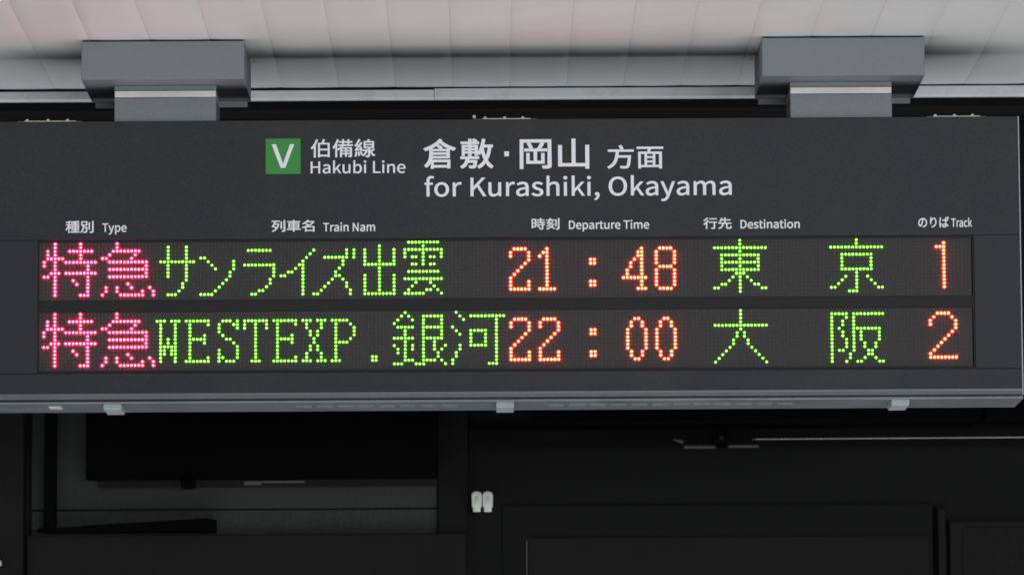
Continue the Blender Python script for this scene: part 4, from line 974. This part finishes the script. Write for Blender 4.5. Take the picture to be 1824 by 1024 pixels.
o = empty('curtain_rod', tuple(at(1346, 782, yr)))
props(o, 'thin bright steel rod running to the right edge below the board', 'rod')
MB().cyl(at(1346, 781.8, yr), at(1960, 777.5, yr), .0010, 10).build('rod_bar', M_ROD, o, smooth=True)
MB().cyl(at(1340, 781.9, yr), at(1347, 781.8, yr), .0018, 10).build('rod_tip', M_DIM, o, smooth=True)
o = empty('rod_bracket', tuple(at(1285, 785, yr)))
props(o, 'dim metal rod bracket with a black centre knob left of the steel rod', 'bracket')
b0, b1 = at(1218, 793, yr), at(1275, 798, yr)
MB().box(b0.x, b1.x, yr, yr + .01, b1.z, b0.z, bevel=.0012).build('bracket_arm', M_DIM, o)
b0, b1 = at(1297, 792, yr), at(1352, 796.5, yr)
MB().box(b0.x, b1.x, yr, yr + .01, b1.z, b0.z, bevel=.0012).build('bracket_arm', M_DIM, o)
MB().cyl(at(1285, 785, yr - .03), at(1285, 785, yr + .03), .015, 20).build('centre_knob', M_BLACK, o, smooth=True)
k = at(1285, 779, yr - .032)
MB().cyl(k, k + Vector((0, .012, 0)), .005, 12).build('knob_cap', M_WALL, o, smooth=True)
MB().cyl(at(1200, 782.5, yr), at(1217, 786, yr), .0016, 12, r2=.0052).build('rod_finial', M_DIM, o, smooth=True)

MB().box(wx(1661), wx(1668), YW - .004, YW - .001, 1.0, wz(902, 1665)).build('door_gap', M_BLACK, bpy.data.objects['sliding_door'])
MB().box(wx(1684), wx(1689.5), YW - .004, YW - .001, 1.0, wz(925, 1687)).build('door_gap', M_BLACK, bpy.data.objects['side_door'])

# the two white clips
def clip(px0, px1, label):
    yc = YW - .06
    a, b = at(px0, 875, yc), at(px1, 911, yc)
    w, h = b.x - a.x, a.z - b.z
    cx, z0 = (a.x + b.x) / 2, b.z
    root = empty('wall_clip', (cx, yc, z0))
    props(root, label, 'clip', 'white clips side by side on the dark wall')
    # rounded shell
    pts = []
    n = 8
    hw = w / 2
    rb, rt = hw * .34, hw * .75
    zb, zt = h * .20, h
    def arc(cx_, cz, r, a0, a1):
        return [(cx_ + r * math.cos(math.radians(a0 + (a1 - a0) * i / n)), cz + r * math.sin(math.radians(a0 + (a1 - a0) * i / n))) for i in range(n + 1)]
    pts += arc(-hw + rb + .0004, zb + rb, rb, 180, 250)
    pts += arc(hw - rb - .0004, zb + rb, rb, 290, 360)
    pts += arc(hw - rt, zt - rt, rt, 0, 90)
    pts += arc(-hw + rt, zt - rt, rt, 90, 180)
    MB().prism(pts, -.008, .004, bevel=.0022).build('clip_shell', M_CLIP, root, world_coords=False, smooth=True)
    MB().prism([(-hw * .72, 0), (hw * .72, 0), (hw * .74, h * .26), (-hw * .74, h * .26)], -.005, .004, bevel=.0008).build('clip_tail', M_CLIP, root, world_coords=False, smooth=True)
    MB().prism([(-hw * .24, h * .34), (hw * .24, h * .34), (hw * .18, h * .62), (hw * .05, h * .70), (-hw * .05, h * .70), (-hw * .18, h * .62)], -.0115, -.0075, bevel=.001).build('clip_ridge', M_CLIP, root, world_coords=False, smooth=True)
    MB().prism([(-hw * .5, h * .3), (hw * .5, h * .3), (hw * .5, h * .8), (-hw * .5, h * .8)], .003, .059).build('clip_stem', M_BLACK, root, world_coords=False)
clip(840.0, 858.6, 'small milky white clip on the dark wall, the left one of the two')
clip(859.4, 878.2, 'small milky white clip on the dark wall, the right one of the two')

# ================================================================== CEILING BRACKETS
Z_BOXB = at(912, 138.5, -0.07).z
Z_BOXT = Z_CEIL - 0.0025
Z_TOP = at(912, 212.3, 0).z                      # top edge of the board
BX0, BX1 = -0.07, 0.20
xb_l = at(290, 108, BX0).x
xb_r = at(1502, 100, BX0).x
HW = (at(434.5, 108, BX0).x - at(144.5, 108, BX0).x) / 2


def make_bracket():
    root = empty('ceiling_bracket', (0, 0, 0))
    t = .0035
    zb, zt = Z_BOXB, Z_BOXT
    b = MB()
    b.box(-HW, HW, BX0, BX0 + t, zb, zt, bevel=.0012)
    b.box(-HW, HW, BX1 - t, BX1, zb, zt, bevel=.0012)
    b.box(-HW, -HW + t, BX0 + t, BX1 - t, zb, zt)
    b.box(HW - t, HW, BX0 + t, BX1 - t, zb, zt)
    b.build('bracket_cover', M_BOX, root, world_coords=False)
    MB().box(-HW + t + .0004, HW - t - .0004, BX0 + t + .0004, BX1 - t - .0004, zb + .0012, zb + .004).build('underside_plate', M_BOX, root, world_coords=False)
    MB().box(-HW + .006, HW - .006, BX1 - .0095, BX1 - .0045, zb - .0105, zb + .0010, bevel=.001).build('rear_lip', M_BOX, root, world_coords=False)
    n0, n1 = .004, .135
    zj0, zj1 = at(912, 170.0, n0).z, at(912, 159.0, n0).z
    hn = (at(383, 190, n0).x - at(202, 190, n0).x) / 2
    MB().box(-hn, hn, n0, n1, zj1 + .0006, zb + .0008, bevel=.0006).build('upper_neck', M_BOX, root, world_coords=False)
    MB().box(-hn, hn, n0, n1, Z_TOP - .002, zj0 - .0006, bevel=.001).build('lower_neck', M_BOX, root, world_coords=False)
    MB().box(-hn + .0005, hn - .0005, n0 - .0015, n1 + .001, zj0, zj1, bevel=.0006).build('joint_plate', M_PLATE, root, world_coords=False)
    return root


br = make_bracket()
br.location = (xb_l, 0, 0)
props(br, 'grey steel ceiling bracket above the white Hakubi Line wording, left', 'bracket', 'grey brackets carrying the departure board')
br2 = br.copy()
COL.objects.link(br2)
for ch in list(br.children):
    c = ch.copy()
    COL.objects.link(c)
    c.parent = br2
br2.location = (xb_r, 0, 0)
br['label'] = 'grey steel ceiling bracket at the left, with a blank cream joint plate'
br2['label'] = 'grey steel ceiling bracket at the right, above the Destination heading'

# ================================================================== DEPARTURE BOARD
SX0, SX1 = at(-24, 450, 0).x, at(1819.5, 450, 0).x
Z_FB = at(912, 709.0, 0).z                       # bottom of the face
Z_RAIL = at(912, 711.8, 0).z
DEPTH = 0.166
board = empty('departure_board', ((SX0 + SX1) / 2, DEPTH / 2, Z_FB))
props(board, 'charcoal train departure board with two rows of glowing red and green dot lettering', 'departure board')

WX0, WX1 = at(66.5, 540, 0).x, at(1736.5, 540, 0).x
WZ1, WZ0 = at(912, 424.3, 0).z, at(912, 658.3, 0).z

# carcass behind the face
MB().box(SX0 + .002, SX1 - .002, .014, DEPTH - .002, Z_FB + .004, Z_TOP - .001, bevel=.002).build('housing', M_FACE, board)
# face plates
MB().box(SX0 + .002, SX1 - .0035, 0, .0135, WZ1 + .0013, Z_TOP, bevel=.0009).build('printed_panel', M_FACE, board)
MB().box(SX0 + .002, WX0, .0012, .0135, WZ0 - .0022, WZ1 + .001, bevel=.0006).build('side_plate', M_FACE, board)
MB().box(WX1, SX1 - .0035, .0012, .0135, WZ0 - .0022, WZ1 + .001, bevel=.0006).build('side_plate', M_FACE, board)
zs0, zs1 = Z_FB, at(912, 696.5, 0).z
r = zs1 - zs0
MB().box(SX0 + .002, SX1 - .0035, 0, .0135, zs1 + .0004, WZ0 - .0028, bevel=.0008).build('lower_panel', M_FACE, board)
pts = [(.0135, zs1), (.0006, zs1)]
for i in range(1, 9):
    a = math.radians(82) * i / 8
    pts.append((.0002 + r * .7 * (1 - math.cos(a)), zs1 - .0008 - (r - .0008) * math.sin(a)))
pts += [(.0135, zs0 + .0002)]
MB().profile(pts, SX0 + .002, SX1 - .0035).build('rounded_trim', M_NOSE, board, smooth=True)
# window rim and the bar between the rows
rim = MB()
rim.box(WX0 + .0003, WX1 - .0003, .0040, .0135, WZ1 - .0030, WZ1 + .0009)
rim.box(WX0 + .0003, WX1 - .0003, .0040, .0135, WZ0 - .0021, WZ0 + .0022)
rim.box(WX0 + .0003, WX0 + .0028, .0040, .0135, WZ0 + .0025, WZ1 - .0033)
rim.box(WX1 - .0028, WX1 - .0003, .0040, .0135, WZ0 + .0025, WZ1 - .0033)
rim.build('window_rim', M_RIM, board)

# dot-matrix rows
X_A = (at(78.7, 490, .006).x, 1)
X_B = (at(1681.3, 475, .006).x, 248)
PX = (X_B[0] - X_A[0]) / (X_B[1] - X_A[1])
X0 = X_A[0] - PX
NSEG = 8
ring = [(math.cos(2 * math.pi * i / NSEG), math.sin(2 * math.pi * i / NSEG)) for i in range(NSEG)]


def dots_mesh(name, spots, yface, mats, parent, size=1.0):
    verts, faces, mi = [], [], []
    for x, z in spots:
        s = len(verts)
        x += random.uniform(-.00015, .00015)
        z += random.uniform(-.00015, .00015)
        k_ = size * random.uniform(.94, 1.05)
        verts.append((x, yface - .0030, z))
        for rr, d in ((.0011, .0026), (.00175, .0014), (.00318, .00025)):
            for c, q in ring: verts.append((x + rr * k_ * c, yface - d, z + rr * k_ * q))
        for i in range(NSEG):
            j = (i + 1) % NSEG
            faces.append((s, s + 1 + i, s + 1 + j)); mi.append(0)
            faces.append((s + 1 + i, s + 9 + i, s + 9 + j, s + 1 + j)); mi.append(0)
            faces.append((s + 9 + i, s + 17 + i, s + 17 + j, s + 9 + j)); mi.append(1)
    me = bpy.data.meshes.new(name)
    me.from_pydata(verts, [], faces)
    me.polygons.foreach_set('material_index', mi)
    me.update()
    return link(name, me, mats, parent)


def led_row(data, py0, py14, where):
    yf = .006
    z0, z14 = at(912, py0, yf).z, at(912, py14, yf).z
    PZ = (z0 - z14) / 14
    panel = MB().box(X0 - PX * .5, X0 + PX * 255.5, yf, .0135, z0 - PZ * 15.55, z0 + PZ * .55).build('led_panel', M_PANEL, board)
    panel['label'] = where + ' row of the dot display'
    lit = set()
    tone = {'pink': 'pinkish red', 'red': 'orange red', 'green': 'green'}
    for ch, code, sh, colr in data:
        cs = cells(code, sh)
        lit.update(cs)
        o = dots_mesh('lit_character', [(X0 + c * PX, z0 - r_ * PZ) for r_, c in cs], yf, list(LED[colr]), panel,
                      {'green': 1.0, 'red': 1.12, 'pink': 1.06}[colr])
        o['label'] = f'{tone[colr]} lit {ch}'
        o['kind'] = 'stuff'
    verts, faces = [], []
    for r_ in range(16):
        for c in range(256):
            if (r_, c) in lit: continue
            x, z = X0 + c * PX, z0 - r_ * PZ
            s = len(verts)
            rad = .00118 * random.uniform(.88, 1.1)
            verts.append((x, yf - .0017, z))
            for i in range(6):
                a = math.pi * i / 3
                verts.append((x + rad * math.cos(a), yf - .0001, z + rad * math.sin(a)))
            for i in range(6): faces.append((s, s + 1 + i, s + 1 + (i + 1) % 6))
    me = bpy.data.meshes.new('unlit_dots')
    me.from_pydata(verts, [], faces)
    o = link('unlit_dots', me, M_UNLIT, panel)
    o['kind'] = 'stuff'
    return z0 + PZ * .55, z0 - PZ * 15.55


tz1, tz0 = led_row(TOP_ROW, 430.55, 521.5, 'upper')
bz1, bz0 = led_row(BOTTOM_ROW, 555.55, 646.8, 'lower')
MB().box(WX0 + .003, WX1 - .003, .0045, .0135, bz1 + .0006, tz0 - .0006, bevel=.0004).build('divider_bar', M_RIM, board)

# end caps, rail and its fittings
MB().box(SX1 - .0032, SX1, .0005, DEPTH - .004, Z_FB + .001, Z_TOP + .0005, bevel=.0010).build('end_cap', M_EDGE, board)
MB().box(SX0, SX0 + .0018, .0005, DEPTH - .004, Z_FB + .001, Z_TOP + .0005, bevel=.0006).build('end_cap', M_EDGE, board)
zr = Z_RAIL
MB().profile([(.001, zr), (.0005, zr - .0008), (.0012, zr - .0022), (.004, zr - .0026), (DEPTH, zr - .0026), (DEPTH, zr + .006), (.02, zr + .006), (.02, zr)],
             SX0 + .001, SX1 - .001).build('bottom_rail', M_RAIL, board)
for c in (200, 899.7, 1604):
    yl = .012
    p = at(c, 714.5 - .0062 * (c - 912), yl)
    hw = .0165
    zt_, zb_ = zr + .001, zr - .0125
    MB().prism([(p.x - hw * .86, zt_), (p.x - hw, zr - .006), (p.x - hw * .93, zb_), (p.x + hw * .93, zb_), (p.x + hw, zr - .006), (p.x + hw * .86, zt_)],
               yl, .108, bevel=.0012).build('latch', M_LATCH, board)
for x0_, n in ((528, 8), (977, 12)):
    for i in range(n):
        px = x0_ + 37.0 * i
        p0 = at_height(px, 722 - .0062 * (px - 912), zr - .0026)
        p1 = at_height(px + 28, 722 - .0062 * (px - 912), zr - .0026)
        MB().box(p0.x, p1.x, p0.y - .014, p0.y + .014, zr - .0034, zr - .0024, bevel=.0003).build('vent_slot', M_SLOT, board)

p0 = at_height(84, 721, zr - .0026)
MB().box(p0.x, p0.x + .023, .045, .085, zr - .0045, zr - .0024, bevel=.0008).build('rail_glint', M_CLIP, board)  # pale piece added to imitate a lamp's reflection on the rail
# pale hinge strips resting on the top edge
for a, b, c in ((31, 147, 217.0), (848, 956, 212.3), (1650, 1757, 208.0)):
    y = .012
    p0, p1 = at(a, c, y), at(b, c, y)
    w = p1.x - p0.x
    m = MB()
    z = Z_TOP - .0015
    m.box(p0.x, p1.x, y, y + .02, z, z + .0036, bevel=.0005)
    m.box(p0.x + .012, p0.x + w * .9, y + .002, y + .018, z + .0030, z + .0052, bevel=.0008)
    hs = m.build('hinge_strip', M_HINGE, board)
    for f in (.15, .47, .77):
        cx = p0.x + w * f
        MB().cyl((cx, y + .001, z + .0052), (cx, y + .017, z + .0052), .0030, 10).build('hinge_knuckle', M_HINGE, hs, smooth=True)
p = at(844.7, 208.3, .012)
MB().cyl(p - Vector((0, .002, 0)), p + Vector((0, .02, 0)), .0030, 14).build('screw_head', M_HINGE, board, smooth=True)

# ------------------------------------------------------------------ printed lettering
def decode(v):
    return [(v[i] / 1000.0, v[i + 1] / 1000.0) for i in range(0, len(v), 2)]


CAP = max(q[1] for sp in GLYPHS['H'] for q in decode(sp))


def curve_mesh(text, fill, weight):
    cu = bpy.data.curves.new('tmp', 'CURVE')
    if fill:
        cu.dimensions = '2D'
        cu.fill_mode = 'BOTH'
    else:
        cu.dimensions = '3D'
        cu.bevel_depth = weight
        cu.bevel_resolution = 0
    for s in GLYPHS[text]:
        pts = decode(s)
        sp = cu.splines.new('POLY')
        sp.points.add(len(pts) - 1)
        for i, (x, y) in enumerate(pts): sp.points[i].co = (x, y, 0, 1)
        sp.use_cyclic_u = True
    ob = bpy.data.objects.new('tmp', cu)
    COL.objects.link(ob)
    dg = bpy.context.evaluated_depsgraph_get()
    me = bpy.data.meshes.new_from_object(ob.evaluated_get(dg))
    bpy.data.objects.remove(ob)
    bpy.data.curves.remove(cu)
    return me


def text_shape(text, weight):
    """flat fill of the letters plus a low bead along their outlines that gives them their weight"""
    vs, fs = [], []
    for fill in (True, False):
        me = curve_mesh(text, fill, weight)
        base = len(vs)
        for v in me.vertices:
            vs.append((v.co.x, v.co.y, 1.0 if fill else 0.8 * v.co.z / weight))
        for f in me.polygons: fs.append([base + i for i in f.vertices])
        bpy.data.meshes.remove(me)
    return vs, fs


def lettering(jobs, name='lettering', label=None, parent=None, yfront=-.0004, mat=None):
    """jobs: (text, px0, px1, py_top, py_bottom, latin?, weight)"""
    all_v, all_f = [], []
    for text, px0, px1, pt, pb, latin, weight in jobs:
        vs, fs = text_shape(text, weight)
        xs = [v[0] for v in vs]
        ys = [v[1] for v in vs]
        lo_x, hi_x = min(xs), max(xs)
        lo_y, hi_y = (-weight, CAP + weight) if latin else (min(ys), max(ys))
        pm = (px0 + px1) / 2
        X_0, X_1 = at(px0, (pt + pb) / 2).x, at(px1, (pt + pb) / 2).x
        Z_1, Z_0 = at(pm, pt).z, at(pm, pb).z
        base = len(all_v)
        for v in vs:
            all_v.append((X_0 + (v[0] - lo_x) / (hi_x - lo_x) * (X_1 - X_0),
                          yfront + .0001 - .0001 * v[2],
                          Z_0 + (v[1] - lo_y) / (hi_y - lo_y) * (Z_1 - Z_0)))
        for f in fs: all_f.append([base + i for i in f])
    me = bpy.data.meshes.new(name)
    me.from_pydata(all_v, [], all_f)
    o = link(name, me, mat or M_PRINT, parent or board)
    if label: o['label'] = label
    return o


a, b = at(473.3, 279, 0), at(535.3, 279, 0)
sq = MB().box(a.x, b.x, -.0005, .0003, at(504, 310.2).z, at(504, 247.4).z).build('line_symbol', M_GREEN, board)
sq['label'] = 'green square line symbol'
lettering([('V', 483.8, 524.2, 257, 299.6, True, .004)], 'lettering', 'white V on the green square', sq, yfront=-.0009)
lettering([('伯備線', 553.3, 668.6, 248, 280.7, False, .005)], label='white 伯備線')
lettering([('Hakubi Line', 553.4, 722.2, 287.4, 308.8, True, .004)], label='white Hakubi Line')
for txt, p0, p1, t0, b0_ in (('倉', 754.0, 812.4, 247.2, 301.0), ('敷', 819.4, 879.2, 246.8, 301.0),
                             ('岡', 925.6, 982.6, 248.5, 301.2), ('山', 994.0, 1049.6, 247.2, 301.0)):
    lettering([(txt, p0, p1, t0, b0_, False, .007)], label='large white ' + txt)
a, b = at(898.3, 270), at(906.6, 278.7)
MB().box(a.x, b.x, -.0006, .0003, b.z, a.z).build('lettering', M_PRINT, board)['label'] = 'white square dot between 敷 and 岡'
lettering([('方面', 1081.2, 1181.6, 258.2, 301.0, False, .006)], label='white 方面')
lettering([('for Kurashiki, Okayama', 756.0, 1303.5, 315.4, 349.0, True, .004)], label='white for Kurashiki, Okayama')
for txt, p0, p1, t0, b0_, lat in (
        ('種別', 116.6, 166.9, 393.4, 415.2, False), ('Type', 182, 225.6, 397.7, 413.3, True),
        ('列車名', 483.6, 560.2, 391.7, 413.2, False), ('Train Nam', 575.4, 668.2, 396.8, 412.3, True),
        ('時刻', 947.0, 996.6, 388.2, 409.2, False), ('Departure Time', 1013.3, 1156.4, 392.7, 408.0, True),
        ('行先', 1252.8, 1303.4, 387.4, 408.2, False), ('Destination', 1318.8, 1424.5, 391.6, 406.9, True),
        ('のりば', 1635.4, 1690.4, 386.0, 405.5, False), ('Track', 1694.3, 1731.5, 389.0, 404.4, True)):
    lettering([(txt, p0, p1, t0, b0_, lat, .007)], label='white ' + txt)

bpy.context.view_layer.update()
